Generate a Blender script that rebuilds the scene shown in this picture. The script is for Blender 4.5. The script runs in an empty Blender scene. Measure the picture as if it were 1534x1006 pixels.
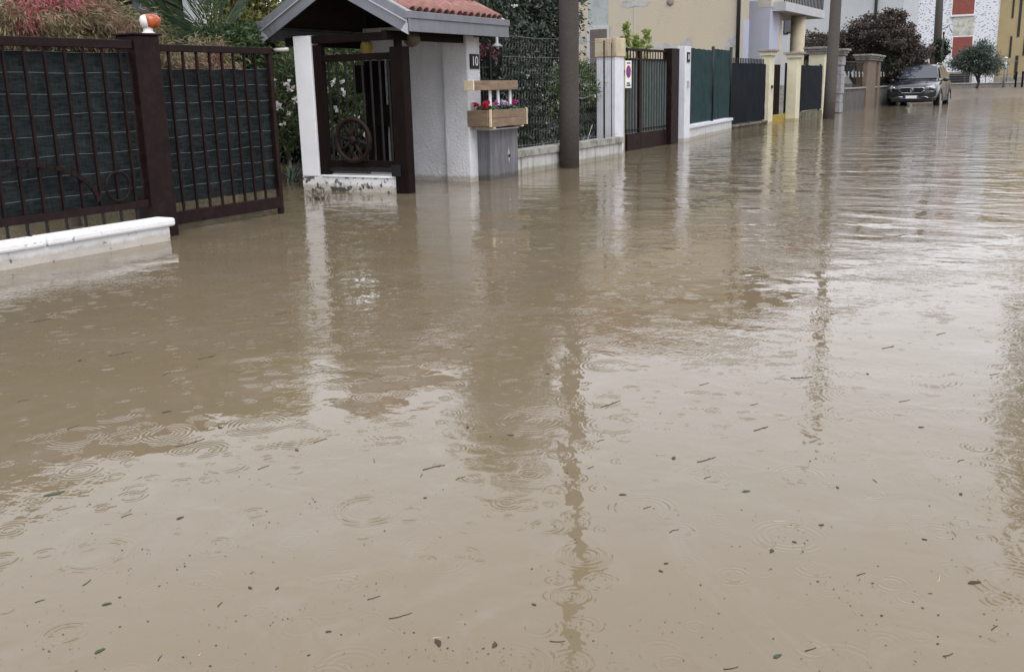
import bpy, bmesh, math, random
import numpy as np
from mathutils import Vector, Matrix

# ------------------------------------------------------------------ camera
C = bpy.context.scene.collection
CX, CY = 767.0, 503.0
VPX, VPY, NX, NY = 1640.0, 112.0, 915.0, 6550.0          # vanishing points of the street and of the verticals
FPX = math.sqrt(-((VPX-CX)*(NX-CX)+(VPY-CY)*(NY-CY)))
CAMH = 1.05
def _d(px, py):
    v = np.array([px-CX, py-CY, FPX]); return v/np.linalg.norm(v)
_sx = _d(VPX, VPY); _up = -_d(NX, NY); _yl = np.cross(_up, _sx)
RM = np.array([_sx, _yl, _up])                            # world: x along the street, y into the gardens, z up
def ray(px, py): return RM @ _d(px, py)
def G(px, py, z=0.0):
    r = ray(px, py); t = (z-CAMH)/r[2]; return Vector((r[0]*t, r[1]*t, z))
def PY(px, py, Y):
    r = ray(px, py); t = Y/r[1]; return Vector((r[0]*t, Y, CAMH+r[2]*t))
def PX(px, py, X):
    r = ray(px, py); t = X/r[0]; return Vector((X, r[1]*t, CAMH+r[2]*t))
cd = bpy.data.cameras.new('camera'); cam = bpy.data.objects.new('camera', cd); C.objects.link(cam)
cd.sensor_width = 36; cd.lens = 36*FPX/1534; cd.clip_start = 0.05; cd.clip_end = 3000
m = Matrix.Identity(4)
for i in range(3):
    m[i][0] = RM[i, 0]; m[i][1] = -RM[i, 1]; m[i][2] = -RM[i, 2]
m[2][3] = CAMH
cam.matrix_world = m
S = bpy.context.scene; S.camera = cam

# ------------------------------------------------------------------ overcast sky, soft sun, exposure
W = bpy.data.worlds.new('World'); S.world = W; W.use_nodes = True
nt = W.node_tree; nt.nodes.clear()
out = nt.nodes.new('ShaderNodeOutputWorld'); bg = nt.nodes.new('ShaderNodeBackground')
sky = nt.nodes.new('ShaderNodeTexSky'); sky.sky_type = 'NISHITA'; sky.sun_disc = False
SUN_EL, SUN_AZ = math.radians(58), math.radians(215)      # azimuth clockwise from +Y
sky.sun_elevation = SUN_EL; sky.sun_rotation = SUN_AZ
sky.air_density = 1.0; sky.dust_density = 6.0; sky.ozone_density = 1.0; sky.altitude = 100
hs = nt.nodes.new('ShaderNodeHueSaturation'); hs.inputs['Saturation'].default_value = 0.16
mixw = nt.nodes.new('ShaderNodeMixRGB'); mixw.inputs[0].default_value = 0.8
mixw.inputs[2].default_value = (11.5, 11.75, 12.8, 1)      # even cloud layer over the clear sky
nt.links.new(sky.outputs[0], hs.inputs['Color']); nt.links.new(hs.outputs[0], mixw.inputs[1])
nt.links.new(mixw.outputs[0], bg.inputs[0]); bg.inputs[1].default_value = 0.117
nt.links.new(bg.outputs[0], out.inputs[0])
ld = bpy.data.lights.new('sun', 'SUN'); ld.energy = 1.45; ld.angle = math.radians(40); ld.color = (1, .97, .93)
sun = bpy.data.objects.new('sun', ld); C.objects.link(sun)
sd = Vector((math.sin(SUN_AZ)*math.cos(SUN_EL), math.cos(SUN_AZ)*math.cos(SUN_EL), math.sin(SUN_EL)))
sun.rotation_euler = sd.to_track_quat('Z', 'Y').to_euler(); sun.location = (0, 0, 30)
S.view_settings.view_transform = 'Standard'; S.view_settings.look = 'None'
S.view_settings.exposure = 0.38; S.view_settings.gamma = 1.0; S.view_settings.use_curve_mapping = False
S.render.engine = 'CYCLES'

# ------------------------------------------------------------------ materials
def _new(name):
    M = bpy.data.materials.new(name); M.use_nodes = True
    t = M.node_tree; b = t.nodes['Principled BSDF']; return M, t, b
def N(t, typ, **kw):
    n = t.nodes.new(typ)
    for k, v in kw.items():
        if isinstance(k, str) and k in n.inputs: n.inputs[k].default_value = v
        else: setattr(n, k, v)
    return n
def L(t, a, b): t.links.new(a, b)
def math_(t, op, a, b=None, c=None):
    n = t.nodes.new('ShaderNodeMath'); n.operation = op
    for i, v in enumerate((a, b, c)):
        if v is None: continue
        if isinstance(v, (int, float)): n.inputs[i].default_value = v
        else: L(t, v, n.inputs[i])
    return n.outputs[0]
def rgb(c): return (c[0], c[1], c[2], 1)
def mixc(t, fac, a, b, blend='MIX'):
    n = t.nodes.new('ShaderNodeMixRGB'); n.blend_type = blend
    for i, v in enumerate((fac, a, b)):
        if isinstance(v, (int, float)): n.inputs[i].default_value = v
        elif isinstance(v, tuple): n.inputs[i].default_value = rgb(v)
        else: L(t, v, n.inputs[i])
    return n.outputs[0]
def coords(t, scale=(1, 1, 1), local=False):
    if local:
        o = t.nodes.new('ShaderNodeTexCoord').outputs['Object']
    else:
        o = t.nodes.new('ShaderNodeNewGeometry').outputs['Position']
    mp = t.nodes.new('ShaderNodeMapping'); mp.inputs['Scale'].default_value = scale
    L(t, o, mp.inputs[0]); return mp.outputs[0]
def noise(t, scale, vec=None, detail=4, rough=.55, dist=0):
    n = N(t, 'ShaderNodeTexNoise', Scale=scale, Detail=detail, Roughness=rough, Distortion=dist)
    if vec: L(t, vec, n.inputs['Vector'])
    return n.outputs['Fac']
def ramp(t, fac, p0, p1, c0=(0, 0, 0), c1=(1, 1, 1)):
    n = t.nodes.new('ShaderNodeValToRGB'); e = n.color_ramp.elements
    e[0].position = p0; e[1].position = p1; e[0].color = rgb(c0); e[1].color = rgb(c1)
    L(t, fac, n.inputs[0]); return n.outputs[0]
MATS = {}
def pm(name, col, rough=.6, var=.25, vs=5, col2=None, c2t=(.5, .65), c2s=3, streak=None, sk=(.5, .75), bump=0, bs=60,
       metal=0, spec=.4, isl=0, grain=None, coat=0, tide=0):
    """plain painted / stone / wood material: soft value variation, patches of col2, vertical streaks, fine relief"""
    if name in MATS: return MATS[name]
    M, t, b = _new(name)
    v = coords(t)
    base = mixc(t, ramp(t, noise(t, vs, v, 6), .3, .72), tuple(c*(1-var) for c in col), tuple(min(1, c*(1+var*.6)) for c in col))
    if grain:
        g = noise(t, 1, coords(t, grain), 5, .6, .6)
        base = mixc(t, ramp(t, g, .35, .7), base, mixc(t, 1.0, base, (.55, .5, .48), 'MULTIPLY'))
    if col2 is not None:
        base = mixc(t, ramp(t, noise(t, c2s, v, 8, .65), *c2t), base, col2)
    if streak is not None:
        s = noise(t, 1, coords(t, (9, 9, .9)), 5, .6)
        base = mixc(t, ramp(t, s, sk[0], sk[1]), base, streak)
    if isl:
        r = t.nodes.new('ShaderNodeNewGeometry').outputs['Random Per Island']
        hv = t.nodes.new('ShaderNodeHueSaturation'); L(t, base, hv.inputs['Color'])
        L(t, math_(t, 'MULTIPLY_ADD', r, isl, 1-isl*.5), hv.inputs['Value']); base = hv.outputs[0]
    if tide:                                              # soaked, muddy band left by the flood
        sz = t.nodes.new('ShaderNodeSeparateXYZ'); L(t, t.nodes.new('ShaderNodeNewGeometry').outputs['Position'], sz.inputs[0])
        lv = math_(t, 'SUBTRACT', sz.outputs[2], math_(t, 'MULTIPLY', noise(t, 5, coords(t, (1, 1, .3)), 6, .7), tide*2))
        base = mixc(t, ramp(t, lv, -.04, .03, (.75, .75, .75), (0, 0, 0)), base, mixc(t, 1.0, base, (.52, .46, .37), 'MULTIPLY'))
    L(t, base, b.inputs['Base Color'])
    b.inputs['Metallic'].default_value = metal; b.inputs['Specular IOR Level'].default_value = spec
    L(t, math_(t, 'MULTIPLY_ADD', noise(t, 9, v, 3), .25, rough-.12), b.inputs['Roughness'])
    if coat: b.inputs['Coat Weight'].default_value = coat; b.inputs['Coat Roughness'].default_value = .08
    if bump:
        bn = N(t, 'ShaderNodeBump', Strength=1.0, Distance=bump); L(t, noise(t, bs, v, 5, .65), bn.inputs['Height'])
        L(t, bn.outputs[0], b.inputs['Normal'])
    MATS[name] = M; return M
def leafm(name, c1, c2, rough=.5, trans=.25, c3=None):
    M, t, b = _new(name)
    r = t.nodes.new('ShaderNodeNewGeometry').outputs['Random Per Island']
    base = mixc(t, r, c1, c2)
    if c3: base = mixc(t, ramp(t, noise(t, 2.2, coords(t), 3), .5, .62), base, c3)
    L(t, base, b.inputs['Base Color']); b.inputs['Roughness'].default_value = rough; b.inputs['Specular IOR Level'].default_value = .35
    tr = t.nodes.new('ShaderNodeBsdfTranslucent'); L(t, base, tr.inputs[0])
    mx = t.nodes.new('ShaderNodeMixShader'); mx.inputs[0].default_value = trans
    L(t, b.outputs[0], mx.inputs[1]); L(t, tr.outputs[0], mx.inputs[2]); L(t, mx.outputs[0], t.nodes['Material Output'].inputs[0])
    return M
def glassm(name, col=(.02, .025, .03), rough=.03):
    M, t, b = _new(name); b.inputs['Base Color'].default_value = rgb(col); b.inputs['Roughness'].default_value = rough
    b.inputs['Specular IOR Level'].default_value = .6; b.inputs['Coat Weight'].default_value = .4; return M

brown_metal = pm('brown_metal_paint', (.0145, .0075, .0075), .45, .3, 8, col2=(.021, .011, .010), c2s=14, bump=.0006, bs=90, spec=.1)
dark_wood = pm('dark_brown_wood', (.012, .0065, .006), .55, .3, 6, grain=(40, 40, 3), bump=.001, bs=50, spec=.08)
stucco = pm('white_stucco', (.70, .70, .72), .85, .1, 3, col2=(.58, .58, .59), c2s=5, c2t=(.55, .8), bump=.03, bs=38, tide=.05)
stucco_old = pm('flaking_white_paint', (.76, .76, .77), .8, .1, 6, col2=(.2, .195, .19), c2s=22, c2t=(.61, .67), bump=.006, bs=50, tide=.05)
stucco_base = pm('flaked_white_footing', (.72, .72, .72), .8, .12, 6, col2=(.10, .095, .09), c2s=12, c2t=(.53, .57), bump=.008, bs=60, tide=.05)
white_paint = pm('white_paint_smooth', (.76, .76, .78), .6, .07, 4, col2=(.6, .6, .6), c2s=8, c2t=(.6, .8), bump=.0008, bs=40)
fascia_m = pm('grey_sheet_metal', (.20, .207, .23), .42, .1, 6, metal=.4, streak=(.15, .155, .17), spec=.5)
fascia_l = pm('light_sheet_metal', (.5, .51, .53), .4, .08, 6, metal=.5)
tile_m = pm('terracotta_tile', (.25, .12, .10), .75, .35, 14, col2=(.12, .07, .06), c2s=9, c2t=(.5, .75), bump=.003, bs=70, isl=.3)
gravel_con = pm('weathered_concrete', (.46, .455, .43), .85, .2, 6, streak=(.17, .16, .14), sk=(.5, .68), bump=.004, bs=70, tide=.05)
coping_con = pm('mossy_coping', (.30, .295, .265), .9, .25, 8, col2=(.13, .13, .10), c2s=7, c2t=(.48, .65), bump=.006, bs=60)
pole_m = pm('brown_grey_pole_concrete', (.055, .045, .040), .8, .25, 40, col2=(.10, .085, .075), c2s=90, c2t=(.55, .7), bump=.003, bs=120)
pole_g = pm('grey_pole_concrete', (.085, .074, .066), .8, .2, 20, bump=.003, bs=100)
pillar_w = pm('pale_grey_painted_pillar', (.62, .63, .68), .75, .1, 5, col2=(.4, .4, .42), c2s=6, c2t=(.62, .8), bump=.004, bs=70, tide=.05)
cream = pm('cream_render', (.62, .58, .42), .8, .12, 3, col2=(.44, .40, .28), c2s=5, c2t=(.58, .8), bump=.003, bs=60, tide=.05)
stone_cap = pm('grey_stone_cap', (.27, .255, .23), .8, .2, 9, col2=(.13, .125, .11), c2s=8, bump=.006, bs=40)
stone_blk = pm('grey_stone_block', (.33, .33, .34), .85, .3, 10, isl=.5, bump=.01, bs=30)
grey_wood = pm('weathered_grey_wood', (.16, .163, .175), .75, .2, 5, grain=(35, 35, 2.2), bump=.002, bs=60, tide=.05)
raw_wood = pm('pale_brown_wood', (.24, .175, .118), .65, .25, 6, grain=(3, 3, 45), col2=(.19, .125, .075), c2s=7, bump=.0015, bs=60)
raw_wood_end = pm('pale_cut_wood', (.62, .52, .36), .7, .15, 20)
black_metal = pm('black_metal', (.007, .007, .008), .45, .2, 10, spec=.25)
zinc = pm('galvanised_wire', (.20, .21, .21), .5, .2, 20, metal=.6)
wire_green = pm('pale_green_wire', (.13, .16, .15), .5, .2, 20)
grey_plastic = pm('white_plastic', (.62, .6, .56), .5, .08, 10)
yellow_m = pm('yellow_paint', (.36, .265, .06), .6, .2, 8, col2=(.24, .17, .03), c2s=10)
white_e = pm('white_enamel', (.8, .8, .78), .4, .03, 10)
red_m = pm('sign_red', (.55, .02, .03), .4, .05, 10)
blue_m = pm('sign_blue', (.02, .06, .32), .4, .05, 10)
shut_red = pm('red_shutter', (.24, .07, .05), .6, .15, 5)
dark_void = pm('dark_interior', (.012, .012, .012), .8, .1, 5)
alu = pm('alu', (.5, .5, .5), .4, .1, 8, metal=.7)
glass = glassm('window_glass')
bark = pm('bark', (.09, .07, .055), .9, .35, 20, bump=.01, bs=30)

def clothm(name, c1, c2, hs_=60):
    """woven garden screening: fine horizontal / vertical weave relief and cloudy wear"""
    M, t, b = _new(name)
    g = noise(t, 1, coords(t, (160, 160, 9)), 3, .6)
    h = noise(t, 1, coords(t, (12, 12, hs_)), 3, .6)
    k = mixc(t, ramp(t, math_(t, 'ADD', math_(t, 'MULTIPLY', g, .5), math_(t, 'MULTIPLY', h, .5)), .36, .64), c1, c2)
    k = mixc(t, ramp(t, noise(t, 3.5, coords(t), 4), .35, .75), k, mixc(t, 1.0, k, (.6, .62, .65), 'MULTIPLY'))
    L(t, k, b.inputs['Base Color']); b.inputs['Roughness'].default_value = .65; b.inputs['Specular IOR Level'].default_value = .06
    bn = N(t, 'ShaderNodeBump', Strength=1.0, Distance=.004); L(t, math_(t, 'ADD', h, math_(t, 'MULTIPLY', noise(t, 4, coords(t), 3), 3)), bn.inputs['Height']); L(t, bn.outputs[0], b.inputs['Normal'])
    return M
cloth_dark = clothm('dark_green_screening', (.008, .0105, .011), (.031, .038, .039))
cloth_teal = clothm('teal_green_screening', (.013, .034, .036), (.03, .063, .066), 90)
cloth_navy = clothm('blue_black_screening', (.006, .008, .012), (.012, .018, .025), 90)

def facade_yellow():
    M, t, b = _new('faded_yellow_render')
    v = coords(t)
    k = mixc(t, ramp(t, noise(t, .5, v, 6, .6), .35, .68), (.45, .385, .275), (.41, .375, .31))
    k = mixc(t, ramp(t, noise(t, 2.2, v, 8, .7), .55, .8), k, (.37, .325, .255))
    k = mixc(t, ramp(t, noise(t, 1, coords(t, (1.6, 1.6, .12)), 5, .6), .62, .74), k, (.36, .33, .21))
    L(t, k, b.inputs['Base Color']); b.inputs['Roughness'].default_value = .85
    bn = N(t, 'ShaderNodeBump', Strength=1.0, Distance=.01); L(t, noise(t, 18, v, 6), bn.inputs['Height']); L(t, bn.outputs[0], b.inputs['Normal'])
    return M
fy = facade_yellow()
patch_m = pm('exposed_grey_plaster', (.40, .40, .40), .9, .2, 5, col2=(.26, .26, .25), c2s=3, bump=.01, bs=20)
patch_b = pm('bluish_plaster', (.33, .37, .37), .9, .15, 3, col2=(.2, .22, .21), c2s=2.5, c2t=(.52, .7), bump=.008, bs=20)
blue_wall = pm('pale_blue_wall', (.42, .44, .53), .8, .06, 2)
grey_wall = pm('blue_grey_wall', (.42, .445, .46), .85, .06, 1, streak=(.38, .40, .41), sk=(.55, .8))
ochre = pm('ochre_wall', (.37, .30, .165), .85, .12, 1, bump=.004, bs=20)
white_wall = pm('white_house_wall', (.6, .6, .62), .85, .08, 2)
palebeige = pm('pale_beige_wall', (.56, .55, .5), .85, .08, 2)
def flecked():
    M, t, b = _new('white_wall_with_dark_flecks')
    v = coords(t, (1, 2.6, 4.4))
    vo = N(t, 'ShaderNodeTexVoronoi', Scale=2.1, Randomness=1.0); L(t, v, vo.inputs['Vector'])
    n = math_(t, 'ADD', vo.outputs['Distance'], math_(t, 'MULTIPLY', math_(t, 'SUBTRACT', noise(t, 3, v, 2), .5), .5))
    k = mixc(t, ramp(t, n, .2, .36), (.12, .13, .16), (.62, .64, .68))
    L(t, k, b.inputs['Base Color']); b.inputs['Roughness'].default_value = .8; return M
fleck = flecked()
beige_rough = pm('rough_beige_panel', (.5, .5, .44), .85, .2, 6, col2=(.3, .3, .26), c2s=4)

# ------------------------------------------------------------------ mesh helpers
class MB:
    def __init__(s): s.v = []; s.f = []
    def add(s, vs, fs):
        o = len(s.v); s.v += [tuple(p) for p in vs]; s.f += [tuple(i+o for i in f) for f in fs]; return s
    def box(s, x0, x1, y0, y1, z0, z1):
        return s.add([(x0, y0, z0), (x1, y0, z0), (x1, y1, z0), (x0, y1, z0), (x0, y0, z1), (x1, y0, z1), (x1, y1, z1), (x0, y1, z1)],
                     [(0, 3, 2, 1), (4, 5, 6, 7), (0, 1, 5, 4), (1, 2, 6, 5), (2, 3, 7, 6), (3, 0, 4, 7)])
    def prism(s, pts, d):                                     # planar polygon extruded along vector d
        n = len(pts); d = Vector(d); a = [Vector(p) for p in pts]; b = [p+d for p in a]
        nrm = sum(((a[i]-a[0]).cross(a[(i+1) % n]-a[0]) for i in range(1, n-1)), Vector())
        if nrm.dot(d) > 0: a, b = b, a
        return s.add(a+b, [tuple(range(n)), tuple(range(2*n-1, n-1, -1))]+[(i, n+i, n+(i+1) % n, (i+1) % n) for i in range(n)])
    def bar(s, p, q, w, h, up=(0, 0, 1)):                      # rectangular bar from p to q
        p, q = Vector(p), Vector(q); d = (q-p).normalized(); u = Vector(up)
        if abs(d.dot(u)) > .95: u = Vector((0, 1, 0))
        a = d.cross(u).normalized()*w/2; b = a.cross(d).normalized()*h/2
        vs = [p-a-b, p+a-b, p+a+b, p-a+b, q-a-b, q+a-b, q+a+b, q-a+b]
        return s.add(vs, [(0, 1, 2, 3), (7, 6, 5, 4), (0, 4, 5, 1), (1, 5, 6, 2), (2, 6, 7, 3), (3, 7, 4, 0)])
    def tube(s, path, r, n=8, cap=True, closed=False):
        path = [Vector(p) for p in path]; k = len(path); rs = r if isinstance(r, (list, tuple)) else [r]*k
        prev = None; rings = []
        for i, p in enumerate(path):
            a = path[i-1] if (i > 0 or closed) else p; b = path[(i+1) % k] if (i < k-1 or closed) else p
            d = (b-a).normalized()
            if prev is None:
                u = Vector((0, 0, 1)) if abs(d.z) < .9 else Vector((1, 0, 0)); e = d.cross(u).normalized()
            else: e = (prev-d*prev.dot(d)).normalized()
            prev = e; g = d.cross(e)
            rings.append([p+(e*math.cos(2*math.pi*j/n)+g*math.sin(2*math.pi*j/n))*rs[i] for j in range(n)])
        vs = [q for rr in rings for q in rr]; fs = []
        for i in range(k if closed else k-1):
            i2 = (i+1) % k
            fs += [(i*n+j, i*n+(j+1) % n, i2*n+(j+1) % n, i2*n+j) for j in range(n)]
        if cap and not closed: fs += [tuple(range(n-1, -1, -1)), tuple((k-1)*n+j for j in range(n))]
        return s.add(vs, fs)
    def lathe(s, c, prof, n=16, axis='z'):
        c = Vector(c); vs = []; fs = []
        for r, h in prof:
            for j in range(n):
                a = 2*math.pi*j/n; q = (r*math.cos(a), r*math.sin(a), h)
                if axis == 'x': q = (h, q[0], q[1])
                if axis == 'y': q = (q[1], h, q[0])
                vs.append(c+Vector(q))
        for i in range(len(prof)-1):
            fs += [(i*n+j, i*n+(j+1) % n, (i+1)*n+(j+1) % n, (i+1)*n+j) for j in range(n)]
        fs += [tuple(range(n-1, -1, -1)), tuple((len(prof)-1)*n+j for j in range(n))]
        return s.add(vs, fs)
    def sphere(s, c, r, nu=12, nv=8):
        rr = r if isinstance(r, (tuple, list)) else (r, r, r); o = len(s.v); start = len(s.v)
        prof = [(max(1e-4, math.sin(math.pi*i/nv)), -math.cos(math.pi*i/nv)) for i in range(nv+1)]
        s.lathe((0, 0, 0), prof, nu)
        for i in range(start, len(s.v)):
            p = s.v[i]; s.v[i] = (c[0]+p[0]*rr[0], c[1]+p[1]*rr[1], c[2]+p[2]*rr[2])
        return s
    def mesh(s, name, smooth=False):
        me = bpy.data.meshes.new(name); me.from_pydata(s.v, [], s.f); me.update()
        if smooth: me.polygons.foreach_set('use_smooth', [True]*len(me.polygons))
        return me
    def build(s, name, mat, parent=None, smooth=False, bevel=0):
        me = s.mesh(name, smooth); me.materials.append(mat)
        o = bpy.data.objects.new(name, me); C.objects.link(o)
        if parent is not None: o.parent = parent; o.matrix_parent_inverse = PINV(parent)
        if bevel:
            b = o.modifiers.new('bevel', 'BEVEL'); b.width = bevel; b.segments = 2; b.limit_method = 'ANGLE'
        return o
def PINV(o):                                               # parts already sit in world space; only a thing's own Empty carries an offset
    return Matrix.Translation(o.location).inverted() if o.parent is None else Matrix.Identity(4)
def tag(o, label, cat, group=None, kind=None):
    if label: o['label'] = label
    if cat: o['category'] = cat
    if group: o['group'] = group
    if kind: o['kind'] = kind
    return o
def thing(name, label, cat, loc=(0, 0, 0), group=None):
    o = bpy.data.objects.new(name, None); C.objects.link(o); o.location = loc; o.empty_display_size = .2
    return tag(o, label, cat, group)
def B(*a): return MB().box(*a)
def share(name, me, parent, loc, mat=None, rot=None, scale=None):
    """another object on shared mesh data; loc in world (parents here are never rotated)"""
    o = bpy.data.objects.new(name, me); C.objects.link(o)
    if parent is not None:
        o.parent = parent; o.matrix_parent_inverse = PINV(parent)
    o.location = loc
    if rot: o.rotation_euler = rot
    if scale: o.scale = scale
    return o
def text_obj(body, size, mat, parent, loc, ax, ay, name='lettering', depth=.0015, sx=1.0):
    cu = bpy.data.curves.new('t', 'FONT'); cu.body = body; cu.size = size; cu.align_x = 'CENTER'; cu.align_y = 'CENTER'; cu.extrude = depth
    tmp = bpy.data.objects.new('t', cu); C.objects.link(tmp)
    dg = bpy.context.evaluated_depsgraph_get(); me = bpy.data.meshes.new_from_object(tmp.evaluated_get(dg))
    bpy.data.objects.remove(tmp)
    ax = Vector(ax); ay = Vector(ay); az = ax.cross(ay); mt = Matrix.Identity(4)
    for i in range(3): mt[i][0] = ax[i]*sx; mt[i][1] = ay[i]; mt[i][2] = az[i]; mt[i][3] = loc[i]
    me.transform(mt); me.materials.clear(); me.materials.append(mat); me.name = name
    o = bpy.data.objects.new(name, me); C.objects.link(o); o.parent = parent; o.matrix_parent_inverse = PINV(parent); return o

# ------------------------------------------------------------------ foliage
def leaf_mesh(name, pts, size, rng, aspect=.45, droop=0.0, out=None):
    """one small folded leaf at every point of pts; out: optional direction for each leaf"""
    n = len(pts); pts = np.asarray(pts)
    d = rng.normal(size=(n, 3)) if out is None else out+rng.normal(size=(n, 3))*.55
    d[:, 2] -= droop; d /= np.linalg.norm(d, axis=1, keepdims=True)
    u = rng.normal(size=(n, 3)); u[:, 2] += .4; w = np.cross(d, u); w /= np.linalg.norm(w, axis=1, keepdims=True)
    nn = np.cross(w, d)
    sz = size*(.6+.8*rng.random((n, 1))); ww = sz*aspect
    v = np.empty((n, 4, 3)); v[:, 0] = pts; v[:, 1] = pts+d*sz*.5+w*ww*.5+nn*sz*.06; v[:, 2] = pts+d*sz-nn*sz*.08; v[:, 3] = pts+d*sz*.5-w*ww*.5+nn*sz*.06
    me = bpy.data.meshes.new(name); me.vertices.add(n*4); me.vertices.foreach_set('co', v.reshape(-1))
    me.loops.add(n*4); me.loops.foreach_set('vertex_index', np.arange(n*4, dtype=np.int32))
    me.polygons.add(n); me.polygons.foreach_set('loop_start', np.arange(0, n*4, 4, dtype=np.int32))
    try: me.polygons.foreach_set('loop_total', np.full(n, 4, dtype=np.int32))
    except Exception: pass
    me.update(calc_edges=True); me.validate(); return me
def clump_points(blobs, nclump, per, spread, rng, shell=.55):
    """blobs: list of (centre, radii, weight); clumps sit mostly in the outer part of the blobs"""
    wts = np.array([b[2] for b in blobs], float); wts /= wts.sum(); P = []; D = []; Cn = []
    for k in range(nclump):
        c, r, _ = blobs[rng.choice(len(blobs), p=wts)]
        d = rng.normal(size=3); d /= np.linalg.norm(d); rad = shell+(1-shell)*rng.random()**.6
        if rng.random() < .25: rad *= rng.random()
        q = np.array(c)+d*np.array(r)*rad; Cn.append(q)
        m_ = int(per*(.5+rng.random())); s = spread*(.6+.8*rng.random())
        P.append(q+rng.normal(size=(m_, 3))*s*np.array([1, 1, .75])); D.append(np.tile(d, (m_, 1)))
    return np.concatenate(P), np.concatenate(D), Cn
def foliage(name, mat, parent, blobs, nclump, per, spread, size, seed, aspect=.45, droop=0, shell=.55, zmin=.02):
    rng = np.random.default_rng(seed); p, d, cn = clump_points(blobs, nclump, per, spread, rng, shell)
    k = p[:, 2] > zmin; p, d = p[k], d[k]
    me = leaf_mesh(name, p, size, rng, aspect, droop, d); me.materials.append(mat)
    o = bpy.data.objects.new(name, me); C.objects.link(o); o.parent = parent; o.matrix_parent_inverse = PINV(parent); return o, cn
def limbs(name, mat, parent, base, top, r0, cn, seed, nb=10):
    """tapered trunk with limbs bending out to some of the leaf clumps"""
    rnd = random.Random(seed); mb = MB(); base = Vector(base); top = Vector(top)
    path = [base.lerp(top, i/5)+Vector((rnd.uniform(-1, 1), rnd.uniform(-1, 1), 0))*r0*(.5 if 0 < i < 5 else 0) for i in range(6)]
    mb.tube(path, [r0*(1-.13*i) for i in range(6)], 9)
    for c in rnd.sample(list(cn), min(nb, len(cn))):
        c = Vector(c); k = rnd.uniform(.35, 1); s = base.lerp(top, k); mid = s.lerp(c, .5)+Vector((0, 0, .12*(c-s).length))
        mb.tube([s, s.lerp(mid, .6), mid, mid.lerp(c, .6), c], [r0*.4, r0*.33, r0*.24, r0*.15, r0*.05], 6)
    return mb.build(name, mat, parent, True)

# ================================================================== SETTING
# ground below the flood; beyond the parked car the road climbs out of the water
def ground_z(x, y):
    s = min(1, max(0, (x-52)/16)); return -.32+.74*(s*s*(3-2*s))
def build_ground():
    xs = [-600, -80, -20, 0, 10, 20, 30, 40, 46, 50]+[52+i for i in range(18)]+[74, 80, 100, 200, 900]
    ys = [-700, -60, -20, -8, -2, 2, 5, 8, 12, 16, 24, 60, 700]
    vs = [(x, y, ground_z(x, y)) for x in xs for y in ys]; k = len(ys)
    fs = [(i*k+j, (i+1)*k+j, (i+1)*k+j+1, i*k+j+1) for i in range(len(xs)-1) for j in range(k-1)]
    M = pm('wet_muddy_asphalt', (.16, .13, .10), .35, .3, 3, col2=(.09, .08, .07), c2s=1.2, bump=.004, bs=40, spec=.5)
    tag(MB().add(vs, fs).build('ground', M, smooth=True), 'wet muddy road and ground under the flood', 'ground', kind='structure')
build_ground()

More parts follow.
